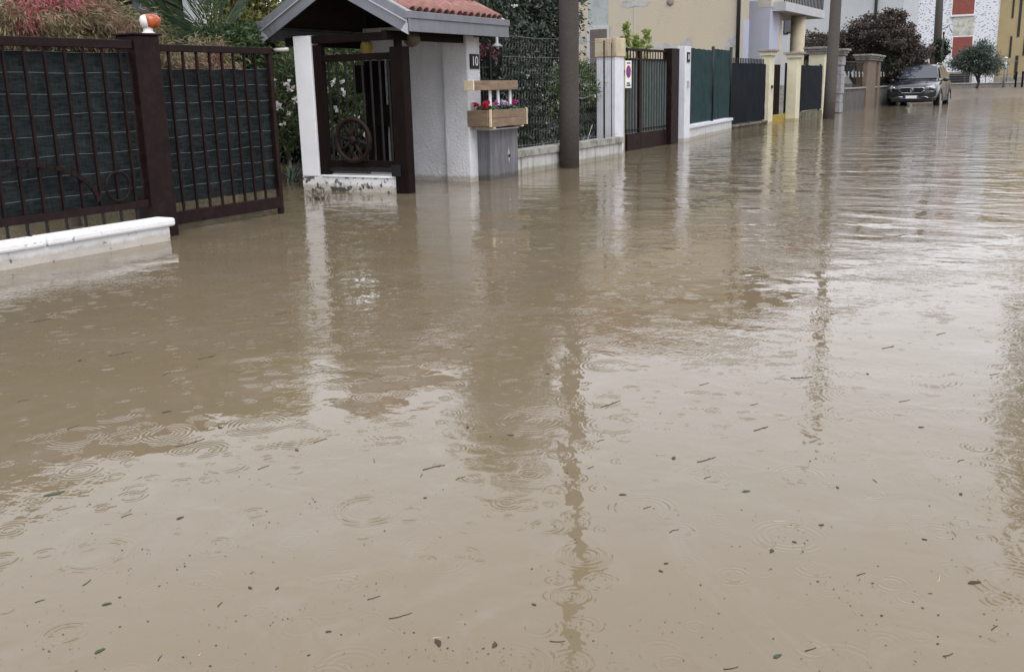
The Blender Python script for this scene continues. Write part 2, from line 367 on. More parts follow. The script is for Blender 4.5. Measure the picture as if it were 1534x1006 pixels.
def water_material():
    M, t, b = _new('muddy_flood_water')
    v = coords(t)
    k = mixc(t, ramp(t, noise(t, .45, v, 6, .62, 1.6), .33, .68), (.152, .118, .071), (.158, .129, .088))
    k = mixc(t, ramp(t, noise(t, 1.9, v, 7, .68, 2.4), .52, .72), k, (.172, .140, .102))       # drifting paler silt
    k = mixc(t, ramp(t, noise(t, 5.5, v, 6, .7, 1.2), .6, .78), k, (.142, .108, .062))
    L(t, k, b.inputs['Base Color'])
    b.inputs['Roughness'].default_value = .015; b.inputs['IOR'].default_value = 1.36; b.inputs['Specular IOR Level'].default_value = .5
    sep = t.nodes.new('ShaderNodeSeparateXYZ'); L(t, t.nodes.new('ShaderNodeNewGeometry').outputs['Position'], sep.inputs[0])
    X = sep.outputs[0]
    H = None
    def plus(h):
        nonlocal H
        H = h if H is None else math_(t, 'ADD', H, h)
    # rain rings: expanding trains of small waves round scattered drops
    def rings(scale, off, rmax, width, lam, amp, keep, rot):
        mp = t.nodes.new('ShaderNodeMapping'); mp.inputs['Location'].default_value = (off, off*1.7, 0); mp.inputs['Rotation'].default_value = (0, 0, rot)
        L(t, t.nodes.new('ShaderNodeNewGeometry').outputs['Position'], mp.inputs[0])
        vo = t.nodes.new('ShaderNodeTexVoronoi'); vo.voronoi_dimensions = '2D'; vo.inputs['Scale'].default_value = scale; vo.inputs['Randomness'].default_value = 1
        L(t, mp.outputs[0], vo.inputs['Vector'])
        c = t.nodes.new('ShaderNodeSeparateColor'); L(t, vo.outputs['Color'], c.inputs[0])
        d = math_(t, 'DIVIDE', vo.outputs['Distance'], scale)
        R = math_(t, 'MULTIPLY_ADD', c.outputs[0], rmax*.8, rmax*.2)
        e = math_(t, 'SUBTRACT', d, math_(t, 'MULTIPLY', R, .75))
        q = math_(t, 'DIVIDE', e, math_(t, 'MULTIPLY_ADD', R, .22, width))
        env = math_(t, 'POWER', 2.718, math_(t, 'MULTIPLY', math_(t, 'MULTIPLY', q, q), -1.0))
        s = math_(t, 'SINE', math_(t, 'MULTIPLY', e, 2*math.pi/lam))
        on = math_(t, 'GREATER_THAN', c.outputs[1], 1-keep)
        a = math_(t, 'MULTIPLY', math_(t, 'MULTIPLY_ADD', c.outputs[2], .8, .35), amp)
        brk = ramp(t, noise(t, 2.2*scale, mp.outputs[0], 2, .6), .38, .6)
        plus(math_(t, 'MULTIPLY', math_(t, 'MULTIPLY', math_(t, 'MULTIPLY', s, env), brk), math_(t, 'MULTIPLY', on, a)))
    rings(1.5, 3.1, .15, .012, .024, .00036, .3, .4)
    rings(2.7, 9.7, .12, .010, .018, .00040, .5, 1.1)
    rings(3.7, 31.3, .10, .009, .017, .00040, .5, 2.3)
    rings(6.5, 17.9, .055, .007, .015, .00038, .5, .7)
    rings(9.5, 51.9, .038, .005, .013, .00032, .5, 1.9)
    # short capillary ripples where the spreading rings cross each other
    pat = ramp(t, noise(t, .9, coords(t), 3, .6, .5), .46, .68, (.03, .03, .03), (1, 1, 1))
    nearf = ramp(t, math_(t, 'DIVIDE', X, 40.0), .055, .10, (.25, .25, .25), (1, 1, 1))
    cap = math_(t, 'MULTIPLY', math_(t, 'SUBTRACT', noise(t, 1, coords(t, (46, 40, 1)), 1, .5, .7), .5), .0017)
    plus(math_(t, 'MULTIPLY', math_(t, 'MULTIPLY', cap, pat), nearf))
    w4 = math_(t, 'MULTIPLY', math_(t, 'SUBTRACT', noise(t, 1, coords(t, (9, 8, 1)), 2, .5, .6), .5), .0030)
    plus(math_(t, 'MULTIPLY', w4, ramp(t, noise(t, .5, coords(t), 2), .35, .65, (.25, .25, .25), (1, 1, 1))))
    # broad slow swell, livelier further up the street where the current runs
    far = ramp(t, math_(t, 'DIVIDE', X, 40.0), .16, .55, (.06, .06, .06), (1, 1, 1))
    mid = ramp(t, math_(t, 'DIVIDE', X, 40.0), .08, .3, (.4, .4, .4), (1, 1, 1))
    w1 = math_(t, 'MULTIPLY', math_(t, 'SUBTRACT', noise(t, 1, coords(t, (1.5, 1.0, 1)), 2, .5, .3), .5), .026)
    w2 = math_(t, 'MULTIPLY', math_(t, 'SUBTRACT', noise(t, 1, coords(t, (5.0, 2.2, 1)), 2, .5, .4), .5), .024)
    w3 = math_(t, 'MULTIPLY', math_(t, 'SUBTRACT', noise(t, 1, coords(t, (14, 7, 1)), 2, .5, .2), .5), .0042)
    plus(math_(t, 'MULTIPLY', w1, mid)); plus(math_(t, 'MULTIPLY', math_(t, 'ADD', w2, w3), far))
    bn = N(t, 'ShaderNodeBump', Strength=1.0, Distance=1.0); L(t, H, bn.inputs['Height']); L(t, bn.outputs[0], b.inputs['Normal'])
    return M
tag(MB().add([(-120, -120, 0), (75, -120, 0), (75, 130, 0), (-120, 130, 0)], [(0, 1, 2, 3)]).build('flood_water', water_material()),
    'brown muddy flood water covering the whole street', 'water', kind='structure')

# ================================================================== LEFT FENCE, POST, GATE
YF = 6.17
def rail(mb, x0, x1, y0, y1, z0, z1): return mb.box(x0, x1, y0, y1, z0, z1)
XL = 2.0
zc1 = PY(250, 327, 5.95).z; zc0 = PY(250, 341, 5.93).z
w = thing('garden_wall', 'low flaking white garden wall with thick coping below the brown railing', 'wall', (XL, 6.0, 0))
B(XL, 5.255, 5.965, 6.115, -.3, zc0+.004).build('wall_body', stucco_old, w, bevel=.006)
for i in range(3):
    x0 = XL+i*1.1; x1 = min(XL+(i+1)*1.1-.006, 5.29) if i < 2 else 5.29
    B(x0, x1, 5.93, 6.125, zc0+.004, zc1).build('coping', stucco_old, w, bevel=.018)

f = thing('metal_fence', 'brown metal railing with arch and ring ornament, backed by dark green screening', 'fence', (XL, YF, 0))
zt = PY(120, 58, YF).z; ztb = PY(100, 71, YF).z
zb1 = PY(120, 312, YF).z; zb0 = PY(110, 325, YF).z
B(XL, 5.248, YF-.025, YF+.025, ztb, zt).build('top_rail', brown_metal, f, bevel=.004)
B(XL, 5.248, YF-.022, YF+.022, zb0-.0, zb1).build('bottom_rail', brown_metal, f, bevel=.004)
xs0 = [PY(p, 120, YF).x for p in (9, 40, 71, 101, 129, 157, 183)]
step = xs0[1]-xs0[0]
allx = [xs0[0]-step*k for k in range(12, 0, -1)]+xs0
barm = B(-.009, .009, -.009, .009, 0, ztb-zb1+.02).mesh('bar'); barm.materials.append(brown_metal)
stub = B(-.008, .008, -.008, .008, 0, zb0+.01).mesh('bar_stub'); stub.materials.append(black_metal)
for x in allx:
    if x > XL+.02:
        share('bar', barm, f, (x, YF, zb1-.01)); share('bar_stub', stub, f, (x+.005, YF, -.005))
pz = MB()
zs1, zs0 = PY(100, 77, YF).z, zb1-.02
nx = 40; rnd = random.Random(5)
def sheet(x0, x1, y, z0, z1, nx, nz, amp, seed):
    rng = np.random.default_rng(seed); mb = MB(); g = rng.normal(size=(nx+1, nz+1)); g = (g+np.roll(g, 1, 0)+np.roll(g, 1, 1)+np.roll(g, -1, 0))/3
    fr = []; bk = []
    for i in range(nx+1):
        for j in range(nz+1):
            xx = x0+(x1-x0)*i/nx; zz = z0+(z1-z0)*j/nz
            if j == nz: zz += .006*math.sin(i*1.3)
            fr.append((xx, y+amp*g[i, j], zz)); bk.append((xx, y+amp*g[i, j]+.004, zz))
    k = nz+1; fs = []
    for i in range(nx):
        for j in range(nz): fs.append((i*k+j, (i+1)*k+j, (i+1)*k+j+1, i*k+j+1))
    mb.add(fr, fs); mb.add(bk, [q[::-1] for q in fs]); return mb
sheet(XL, 5.24, YF+.045, zs0, zs1, 30, 7, .009, 3).build('screening', cloth_dark, f, True)
for k in range(8):
    z = zs1-.003-(zs1-zs0-.06)*k/7.4
    pts = [(XL+(5.24-XL)*i/30, YF+.026, z+.004*math.sin(i*.9+k)) for i in range(31)]
    MB().tube(pts, .0016, 4).build('wire', wire_green, f)
# arch and ring
foot = PY(148, 301, YF-.03); apx = PY(8, 247, YF-.03)
a_w = foot.x-apx.x; a_h = apx.z-foot.z
pts = [(apx.x+a_w*math.sin(a), YF-.024, foot.z+a_h*math.cos(a)) for a in [math.pi/2*(k/14-1) for k in range(29)]]
ar = MB()
for i in range(len(pts)-1): ar.bar(pts[i], Vector(pts[i+1])+(Vector(pts[i+1])-Vector(pts[i]))*.06, .03, .016, (0, 1, 0))
ar.build('arch', brown_metal, f)
rc = PY(177, 279, YF-.024); rr = .105
MB().tube([(rc.x+rr*math.cos(a), YF-.024, rc.z+rr*math.sin(a)) for a in [2*math.pi*k/28 for k in range(28)]], .0105, 6, closed=True).build('ring', brown_metal, f, True)

zpt = PY(239.7, 54, 6.13).z
p = thing('gate_post', 'thick brown square gate post carrying the amber beacon', 'gate post', (5.37, 6.24, 0))
B(5.255, 5.49, 6.13, 6.33, -.3, zpt).build('shaft', brown_metal, p, bevel=.008)
MB().prism([(5.235, 6.115, zpt+.001), (5.512, 6.115, zpt+.001), (5.512, 6.345, zpt+.001), (5.235, 6.345, zpt+.001)], (0, 0, .014)).build('cap', brown_metal, p, bevel=.003)
B(5.493, 5.525, 6.2, 6.26, zpt-.13, zpt-.004).build('guide_bracket', brown_metal, p, bevel=.004)
bz = zpt+.016; bc = Vector((5.43, 6.17, bz))
b_ = thing('beacon_light', 'amber gate beacon in white housing on top of brown post', 'beacon', bc)
MB().lathe(bc, [(.05, 0), (.046, .007), (.036, .012), (.034, .04), (.04, .05), (.044, .06)], 18).build('base', grey_plastic, b_, True)
amber = pm('amber_plastic', (.42, .09, .022), .25, .25, 30, spec=.5, col2=(.22, .03, .012), c2s=25, c2t=(.45, .6))
ax = Vector((.72, -.55, .12)).normalized()
def obl(cc, axis, prof, n=18):
    q = axis.to_track_quat('Z', 'Y'); mb = MB().lathe((0, 0, 0), prof, n)
    mb.v = [tuple(Vector(cc)+q @ Vector(v_)) for v_ in mb.v]; return mb
hc = bc+Vector((0, 0, .083))
obl(hc-ax*.04, ax, [(.024, -.012), (.046, 0), (.053, .016), (.055, .036)]).build('housing', grey_plastic, b_, True)
obl(hc-ax*.0045, ax, [(.0545, 0), (.0545, .026), (.05, .056), (.039, .082), (.021, .098), (.004, .104)]).build('dome', amber, b_, True)

# driveway gate leaf
YG = 6.32
g = thing('driveway_gate', 'brown barred driveway gate leaf with dark green screening, standing in the flood', 'gate', (6.2, YG, 0))
gx0 = 5.50; gx1 = PY(412, 200, YG).x
gzt = PY(320, 69, YG).z; gzb = gzt-.055
gb0 = PY(340, 324, YG).z; gb1 = PY(340, 306, YG).z
B(gx0, gx1+.02, YG-.022, YG+.022, gzb, gzt).build('top_rail', brown_metal, g, bevel=.004)
B(gx0, gx1-.026, YG-.022, YG+.022, gb0, gb1).build('bottom_rail', brown_metal, g, bevel=.004)
B(gx1-.025, gx1+.02, YG-.022, YG+.022, -.05, gzb-.0005).build('stile', brown_metal, g, bevel=.004)
gm = B(-.009, .009, -.009, .009, 0, gzb-gb1+.02).mesh('bar'); gm.materials.append(brown_metal)
for p_ in (262, 283, 303, 322, 340, 357, 373, 389): share('bar', gm, g, (PY(p_, 180, YG).x, YG, gb1-.01))
cz1 = PY(300, 103, YG).z; cz0 = PY(300, 300, YG).z
sheet(gx0, gx1+.03, YG+.042, cz0, cz1, 24, 7, .009, 8).build('screening', cloth_dark, g, True)
for k in range(9):
    z = cz1-.002-(cz1-cz0-.05)*k/7.6
    if z > cz0+.01: MB().tube([(gx0+(gx1+.02-gx0)*i/20, YG+.02, z+.004*math.sin(i*1.1+k*2)) for i in range(21)], .0017, 4).build('wire', wire_green, g)

# ================================================================== ENTRANCE PORCH
XG = 8.70                                                   # plane of the side railing, square to the street
yp1 = PX(593.5, 285, XG-.03).y; yp0 = PX(612.5, 285, XG-.03).y; xp1 = PY(623, 285, yp0).x
po = thing('entrance_porch', 'small roofed entrance porch with terracotta tiles, white walls and dark railing', 'porch', (9.5, 6.9, 0))
B(XG, XG+.2, yp1+.003, 7.655, -.3, .155).build('low_wall', stucco_base, po, bevel=.008)
B(XG-.012, XG+.212, 6.28, 7.37, .1555, .175).build('sill', white_paint, po, bevel=.004)
B(XG-.004, XG+.13, 7.405, 7.645, .1555, 1.66).build('column', white_paint, po, bevel=.008)
B(XG-.03, xp1, yp0, yp1, -.3, 1.50).build('wooden_post', dark_wood, po, bevel=.006)
B(XG-.045, XG-.031, yp1-.08, yp1+.04, .18, .30).build('hinge', black_metal, po, bevel=.003)
B(XG+.05, XG+.13, 6.29, 6.34, 1.3, 1.569).build('upright', dark_wood, po)
# railing between low wall and rails
rl = [("top_rail", 1.38, 1.45), ("bottom_rail", .26, .335)]
for n_, a, b in rl: B(XG+.03, XG+.075, 6.272, 7.40, a, b).build(n_, dark_wood, po, bevel=.004)
B(XG+.035, XG+.07, 6.272, 7.40, .215, .2555).build('bottom_rail', black_metal, po)
B(XG+.02, XG+.09, 7.285, 7.402, .178, 1.56).build('stile', dark_wood, po, bevel=.004)
rb = B(-.008, .008, -.008, .008, 0, 1.38-.335+.01).mesh('bar'); rb.materials.append(black_metal)
for y in np.linspace(6.42, 7.22, 8): share('bar', rb, po, (XG+.05, float(y), .330))
# back wall and pillar
B(10.12, 10.27, 6.605, PX(549, 150, 10.12).y, -.3, 1.80).build('side_wall', stucco, po, bevel=.006)
B(10.05, 10.335, 6.26, 6.60, -.3, 1.66).build('pillar', stucco, po, bevel=.014)
# roof
XR0, XR1, YE0, YE1, YR = 8.56, 10.49, 6.0, 7.95, 6.975
ZE, SL = 1.63, .506
zr = ZE+.20+(YR-YE0)*SL
ro = MB()
for sgn, ye in ((-1, YE0), (1, YE1)):
    pr = [(XR0+.03, ye+(.02 if sgn < 0 else -.02), ZE+.12), (XR0+.03, YR, ZE+.12+(YR-YE0)*SL), (XR0+.03, YR, ZE+.15+(YR-YE0)*SL), (XR0+.03, ye+(.02 if sgn < 0 else -.02), ZE+.15)]
    ro.prism(pr, (XR1-XR0-.06, 0, 0))
roof = ro.build('roof', dark_wood, po)
# gable fascias (front and back), two steps each
for xf, sg in ((XR0, -1), (XR1, 1)):
    for side, ye in ((-1, YE0), (1, YE1)):
        a = Vector((xf, ye, ZE-.03)); bq = Vector((xf, YR, ZE-.03+(YR-YE0)*SL))
        MB().prism([a, bq, bq+Vector((0, 0, .13)), a+Vector((0, 0, .13))], (sg*.016, 0, 0)).build('gable_fascia', fascia_m, roof)
        a2 = a+Vector((0, 0, .1305)); b2 = bq+Vector((0, 0, .1305))
        MB().prism([a2, b2, b2+Vector((0, 0, .09)), a2+Vector((0, 0, .09))], (sg*.03, 0, 0)).build('gable_fascia', fascia_m, roof)
        a3 = a2+Vector((0, 0, .0905)); b3 = b2+Vector((0, 0, .0905))
        MB().prism([a3, b3, b3+Vector((0, 0, .012)), a3+Vector((0, 0, .012))], (sg*-.06, 0, 0)).build('verge_flashing', fascia_l, roof)
        a4 = a2-Vector((0, 0, .012))
        MB().prism([a2+Vector((sg*.0165, 0, -.011)), b2+Vector((sg*.0165, 0, -.011)), b2+Vector((sg*.0165, 0, 0)), a2+Vector((sg*.0165, 0, 0))], (sg*.018, 0, 0)).build('drip_edge', fascia_l, roof)
for ye, s in ((YE0, -1), (YE1, 1)):
    y0, y1 = (ye-.03, ye-.012) if s < 0 else (ye+.012, ye+.03)
    B(XR0-.03, XR1+.03, min(y0, y1), max(y0, y1), ZE, ZE+.125).build('eave_fascia', fascia_m, roof, bevel=.002)
    y0, y1 = (ye-.045, ye+.05) if s < 0 else (ye-.05, ye+.045)
    B(XR0-.032, XR1+.032, y0, y1, ZE+.1255, ZE+.195).build('gutter', fascia_m, roof, bevel=.004)
    MB().prism([(XR0-.02, ye, ZE-.029), (XR0-.02, ye, ZE+.12), (XR0-.02, ye-s*.09, ZE+.015)], (.015, 0, 0)).build('corner_flashing', fascia_l, roof)
# tiles: rows of half-round terracotta tiles, each a piece
def tile_mesh(l, r0, r1, n=7):
    mb = MB(); vs = []; fs = []
    for k, (t, r) in enumerate(((0, r0), (1, r1))):
        for rr_ in (r, r-.012):
            for j in range(n): a = math.pi*j/(n-1); vs.append((math.cos(a)*rr_, t*l, math.sin(a)*rr_))
    for j in range(n-1):
        fs += [(j, j+1, 2*n+j+1, 2*n+j), (n+j+1, n+j, 3*n+j, 3*n+j+1), (j+1, j, n+j, n+j+1), (2*n+j, 2*n+j+1, 3*n+j+1, 3*n+j)]
    mb.add(vs, fs); return mb.mesh('tile', True)
ang = math.atan(SL); slope_l = math.hypot(YR-YE0, (YR-YE0)*SL)
tl = .43; tm = tile_mesh(tl+.05, .062, .054); tm.materials.append(tile_m)
tb = tile_mesh(tl+.03, .058, .064); tb.materials.append(tile_m)
rnd = random.Random(11)
ncol = 15
for side in (-1, 1):
    for row in range(3):
        d0 = .03+row*(slope_l-.06)/2.6
        if d0+.2 > slope_l: continue
        for c_ in range(ncol):
            x = XR0+.09+(XR1-XR0-.18)*c_/(ncol-1)
            lift = .195+row*.018 if True else 0
            yy = YE0+d0*math.cos(ang) if side < 0 else YE1-d0*math.cos(ang)
            zz = ZE+lift+d0*math.sin(ang)-.01
            rz = 0 if side < 0 else math.pi
            o = share('tile', tm, roof, (x+rnd.uniform(-.004, .004), yy+rnd.uniform(-.008, .008), zz), rot=(ang if side < 0 else ang, 0, rz))
            if c_ < ncol-1:
                share('tile', tb, roof, (x+(XR1-XR0-.18)/(ncol-1)/2, yy, zz+.028), rot=(ang if side < 0 else ang, math.pi, rz)) if False else None
# shallow pan tiles between the half-rounds
pan = MB().box(-.055, .055, 0, slope_l-.03, 0, .014).mesh('pan_tile'); pan.materials.append(tile_m)
for side in (-1, 1):
    for c_ in range(ncol-1):
        x = XR0+.09+(XR1-XR0-.18)*(c_+.5)/(ncol-1)
        share('pan_tile', pan, roof, (x, YE0+.02 if side < 0 else YE1-.02, ZE+.172), rot=(ang, 0, 0 if side < 0 else math.pi))
rt = tile_mesh(.40, .085, .075); rt.materials.append(tile_m)
for k in range(5): share('ridge_tile', rt, roof, (XR1-.03-k*.38, YR, zr-.005+.004*(k % 2)), rot=(0, 0, math.pi/2))
# beams and boarded gable
B(XR0+.03, 10.045, 6.30, 6.37, 1.57, 1.66).build('beam', dark_wood, po)
B(XR0+.12, XR1-.03, 7.66, 7.74, 1.56, 1.65).build('beam', dark_wood, po)
B(XG+.02, XG+.09, 6.371, 7.659, 1.575, 1.655).build('tie_beam', dark_wood, po)
MB().prism([(10.20, 6.05, 1.64), (10.20, 7.9, 1.64), (10.20, YR, 2.12)], (.05, 0, 0)).build('gable_board', dark_wood, po)
B(XR0+.02, XR0+.09, 7.86, 7.92, 1.50, 1.60).build('bracket', dark_wood, po, bevel=.004)
MB().tube([(8.62, 7.655, 1.525), (8.62, 7.80, 1.525), (8.62, 7.85, 1.525)], .02, 8).build('downpipe', grey_plastic, po, True)
# number plate
np_ = B(10.10, 10.295, 6.246, 6.2592, 1.285, 1.45).build('number_plate', black_metal, po, bevel=.002)
text_obj('10', .15, white_e, np_, (10.197, 6.2445, 1.367), (1, 0, 0), (0, 0, 1), 'digits', sx=.95)
# mailbox boards behind the railing
mbx = thing('dark_board_screen', 'dark wooden boards and letter boxes against the white porch wall behind the railing', 'board screen', (10.0, 7.3, 0))
for pa_, pb_, za, zb in ((574.5, 566, .2, 1.42), (565.5, 556, .2, 1.42), (555.5, 547.5, .2, 1.42), (584.5, 581.5, .2, 1.42), (594, 590.5, .2, 1.42)):
    B(10.06, 10.118, PX(pa_, 150, 10.06).y, PX(pb_, 150, 10.06).y, za, zb).build('board', dark_wood, mbx, bevel=.003)
q0_, q1_ = PX(546, 97, 9.98), PX(531, 140, 9.98); B(9.98, 10.058, q0_.y, q1_.y, q1_.z, q0_.z).build('letter_box', dark_wood, mbx, bevel=.006)
q0_, q1_ = PX(592, 157, 9.97), PX(558, 189, 9.97); B(9.97, 10.058, q0_.y, q1_.y, q1_.z, q0_.z).build('letter_box', dark_wood, mbx, bevel=.006)
# wagon wheel on the railing
wc = PX(529, 210, XG-.02); R0 = .222
ww = thing('wagon_wheel', 'brown wooden wagon wheel fixed to the porch railing', 'wheel', (wc.x, wc.y, wc.z))
wd = pm('red_brown_wood', (.020, .0105, .009), .5, .3, 8, grain=(30, 30, 30), bump=.001, spec=.15)
MB().tube([(wc.x, wc.y+R0*math.cos(a), wc.z+R0*math.sin(a)) for a in [2*math.pi*k/36 for k in range(36)]], .025, 8, closed=True).build('rim', wd, ww, True)
MB().lathe((wc.x-.035, wc.y, wc.z), [(.03, 0), (.045, .01), (.048, .03), (.045, .06), (.03, .07)], 16, 'x').build('hub', wd, ww, True)
for k in range(8):
    a = math.pi*k/4+.2; MB().tube([(wc.x, wc.y+.04*math.cos(a), wc.z+.04*math.sin(a)), (wc.x, wc.y+.12*math.cos(a), wc.z+.12*math.sin(a)), (wc.x, wc.y+.205*math.cos(a), wc.z+.205*math.sin(a))], [.012, .018, .012], 7).build('spoke', wd, ww, True)
# globe lamp under the eave
gl = PY(617, 58, 6.3)
lm = thing('globe_lamp', 'round dull bronze globe lamp under the porch eave', 'lamp', (gl.x, gl.y, gl.z))
brz = pm('dull_bronze', (.10, .08, .055), .45, .25, 12, spec=.4)
MB().sphere((gl.x, gl.y, gl.z), .088, 18, 12).build('globe', brz, lm, True)
MB().lathe((gl.x, gl.y, gl.z+.08), [(.05, 0), (.04, .02), (.015, .03), (.012, .09)], 12).build('mount', black_metal, lm, True)
# yellow ribbed ornament hanging inside the porch
yc = PX(549, 72, 9.3); yo = thing('paper_lantern', 'yellow ribbed lantern hanging inside the porch above the railing', 'lantern', yc)
for k in range(9):
    a = 2*math.pi*k/9; MB().sphere((yc.x+.035*math.cos(a), yc.y+.035*math.sin(a), yc.z), (.034, .034, .07), 8, 8).build('rib', yellow_m, yo, True)
MB().tube([(yc.x, yc.y, yc.z+.06), (yc.x, yc.y, yc.z+.42)], .003, 5).build('cord', black_metal, yo)

# ================================================================== PLANTER, RAIL, GREY POST
YP = 6.06
a0 = PY(707, 121, YP); a1 = PY(776, 134, YP)
wr = thing('rail_board', 'pale brown wooden board fixed beside the white pillar on white slats', 'board', (a0.x, YP, a1.z))
B(a0.x+.06, a1.x, YP, YP+.05, a1.z, a0.z).build('board', raw_wood, wr, bevel=.003)
B(a0.x+.03, a0.x+.0595, YP+.005, YP+.13, a1.z, a0.z).build('board_end', raw_wood_end, wr, bevel=.003)
zpl = PY(750, 163, 6.02).z
for px_ in (734, 746, 764):
    x = PY(px_, 145, YP+.07).x; B(x-.022, x+.022, YP+.06, YP+.078, zpl-.12, a1.z+.06).build('slat', white_paint, wr, bevel=.003)
YB = 5.98
b0 = PY(735, 165, YB); b1 = PY(790, 186, YB); bl = PY(710, 165, YB+.2)
fb = thing('flower_box', 'wooden flower box of planks standing on the grey wooden post', 'planter', (b0.x, YB, b1.z))
zb_ = b1.z; zt_ = b0.z; x0_, x1_ = b0.x-.0, b1.x; yb1 = YB+.27
for k in range(2):
    h = (zt_-zb_)/2; B(x0_+.016, x1_-.016, YB, YB+.02, zb_+k*h+.001, zb_+(k+1)*h-.0015).build('plank', raw_wood, fb, bevel=.002)
    B(x0_+.016, x1_-.016, yb1-.02, yb1, zb_+k*h+.001, zb_+(k+1)*h-.0015).build('plank', raw_wood, fb, bevel=.002)
    B(x0_-.004, x0_+.0155, YB+.021, yb1-.021, zb_+k*h+.001, zb_+(k+1)*h-.0015).build('plank', raw_wood, fb, bevel=.002)
    B(x1_-.0155, x1_+.004, YB+.021, yb1-.021, zb_+k*h+.001, zb_+(k+1)*h-.0015).build('plank', raw_wood, fb, bevel=.002)
for x in (x0_+.006, x1_-.006):
    B(x-.0095, x+.0095, YB-.004, YB+.0205, zb_+.001, zt_+.004).build('corner_batten', raw_wood_end, fb, bevel=.002)
soil = pm('potting_soil', (.03, .022, .016), .95, .3, 20, bump=.01, bs=30)
B(x0_+.017, x1_-.017, YB+.021, yb1-.021, zb_+.002, zt_-.025).build('soil', soil, fb)
for x in (x0_+.1, x1_-.1): B(x-.03, x+.03, YB+.01, yb1-.01, zb_-.022, zb_-.0005).build('foot_batten', raw_wood_end, fb, bevel=.002)
B(x0_-.03, x0_-.005, YB+.03, yb1+.03, zb_+.01, zt_-.004).build('side_bracket', raw_wood, fb, bevel=.003)
# cyclamen
petal = {}
for nm, c1, c2 in (('red', (.55, .015, .04), (.38, .01, .03)), ('pink', (.62, .16, .32), (.5, .08, .25)), ('lilac', (.42, .26, .58), (.5, .36, .62)), ('white', (.78, .76, .78), (.68, .66, .7)), ('magenta', (.5, .02, .25), (.42, .02, .2))):
    petal[nm] = leafm('petal_'+nm, c1, c2, .6, .3)
cyl_leaf = leafm('cyclamen_leaf', (.03, .07, .03), (.06, .11, .05), .5, .15)
rngp = np.random.default_rng(4)
for i, (nm, fx) in enumerate((('red', .1), ('pink', .34), ('lilac', .52), ('white', .72), ('magenta', .90))):
    cx = x0_+(x1_-x0_)*fx; cy = YB+.13+.05*(i % 2); cz = zt_-.02
    t_ = thing('cyclamen', {'red': 'red', 'pink': 'pink', 'lilac': 'lilac', 'white': 'white', 'magenta': 'magenta'}[nm]+' cyclamen flowering in the wooden flower box', 'flower', (cx, cy, cz), 'cyclamens in the flower box')
    pts = np.array([cx, cy, cz+.02])+rngp.normal(size=(60, 3))*np.array([.045, .045, .012]); me = leaf_mesh('leaves', pts, .045, rngp, .9); me.materials.append(cyl_leaf)
    share('leaves', me, t_, (0, 0, 0))
    for q in range(7):
        hx, hy, hz = cx+rngp.normal()*.035, cy+rngp.normal()*.04, cz+.05+.05*rngp.random()+(.02 if nm == 'magenta' else 0)
        pp = np.tile([hx, hy, hz], (9, 1))+rngp.normal(size=(9, 3))*.006; me = leaf_mesh('blossom', pp, .038, rngp, .7, -.5); me.materials.append(petal[nm]); share('blossom', me, t_, (0, 0, 0))
    sm = MB()
    for q in range(5): sm.tube([(cx, cy, cz), (cx+rngp.normal()*.02, cy+rngp.normal()*.02, cz+.07)], .002, 4)
    sm.build('stems', cyl_leaf, t_)
# grey wooden post (hollow box of boards) with diamond emblem
gx_0, gx_1 = PY(733, 230, 6.1).x, PY(775, 230, 6.1).x
gpz = zb_-.024
gp = thing('wooden_post', 'weathered grey wooden post with diamond emblem under the flower box', 'post', ((gx_0+gx_1)/2, 6.2, 0))
xm = gx_0+(gx_1-gx_0)*.38
for k, (u, v_) in enumerate(((0, .5), (.5, 1))):
    B(gx_0-.0, gx_0+.02, 6.12+.24*u+.001, 6.12+.24*v_-.001, -.3, gpz-.02).build('board', grey_wood, gp, bevel=.002)
B(gx_0, xm+.0, 6.09, 6.119, -.3, gpz-.02).build('board', grey_wood, gp, bevel=.003)
B(xm+.002, gx_1, 6.09, 6.119, -.3, gpz-.02).build('board', grey_wood, gp, bevel=.003)
B(gx_1-.02, gx_1, 6.1195, 6.36, -.3, gpz-.02).build('board', grey_wood, gp, bevel=.002)
B(gx_0-.005, gx_1+.008, 6.075, 6.37, gpz-.0195, gpz).build('top_plate', fascia_l, gp, bevel=.004)
ex = PY(762, 233, 6.089)
em = MB().prism([(ex.x-.028, 6.0895, ex.z), (ex.x, 6.0895, ex.z-.10), (ex.x+.028, 6.0895, ex.z), (ex.x, 6.0895, ex.z+.10)], (0, -.006, 0)).build('emblem', alu, gp)
MB().lathe((ex.x, 6.082, ex.z), [(.02, 0), (.018, -.008), (.006, -.012)], 14, 'y').build('boss', black_metal, em, True)

# dark railing, lamp and hanging pot behind the planter
dr = thing('iron_railing', 'dark iron railing beside the white pillar behind the flower box', 'railing', (10.6, 6.5, 0))
for z in (.3, 1.16, 1.30): B(10.34, 10.86, 6.44, 6.46, z, z+.025).build('rail', black_metal, dr)
for k in range(7): B(10.36+k*.07, 10.375+k*.07, 6.462, 6.476, -.2, 1.36).build('bar', black_metal, dr)
B(10.845, 10.885, 6.43, 6.48, -.3, 1.5).build('upright', black_metal, dr)
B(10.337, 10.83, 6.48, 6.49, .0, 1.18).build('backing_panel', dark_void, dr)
hl = PY(745, 70, 6.6); hl_ = thing('wall_lantern', 'small grey downward lantern hanging beyond the porch eave', 'lamp', hl)
MB().lathe(hl, [(.075, -.005), (.055, .02), (.018, .045), (.016, .22)], 14).build('shade', fascia_m, hl_, True)
MB().sphere((hl.x, hl.y, hl.z-.008), .025, 10, 6).build('bulb', white_e, hl_, True)
pt = PY(733, 77, 6.7)
pot = thing('hanging_plant', 'dark red trailing plant hanging beside the white pillar', 'plant', pt)
lf_red = leafm('dark_red_leaf', (.05, .012, .018), (.11, .03, .038), .5, .25)
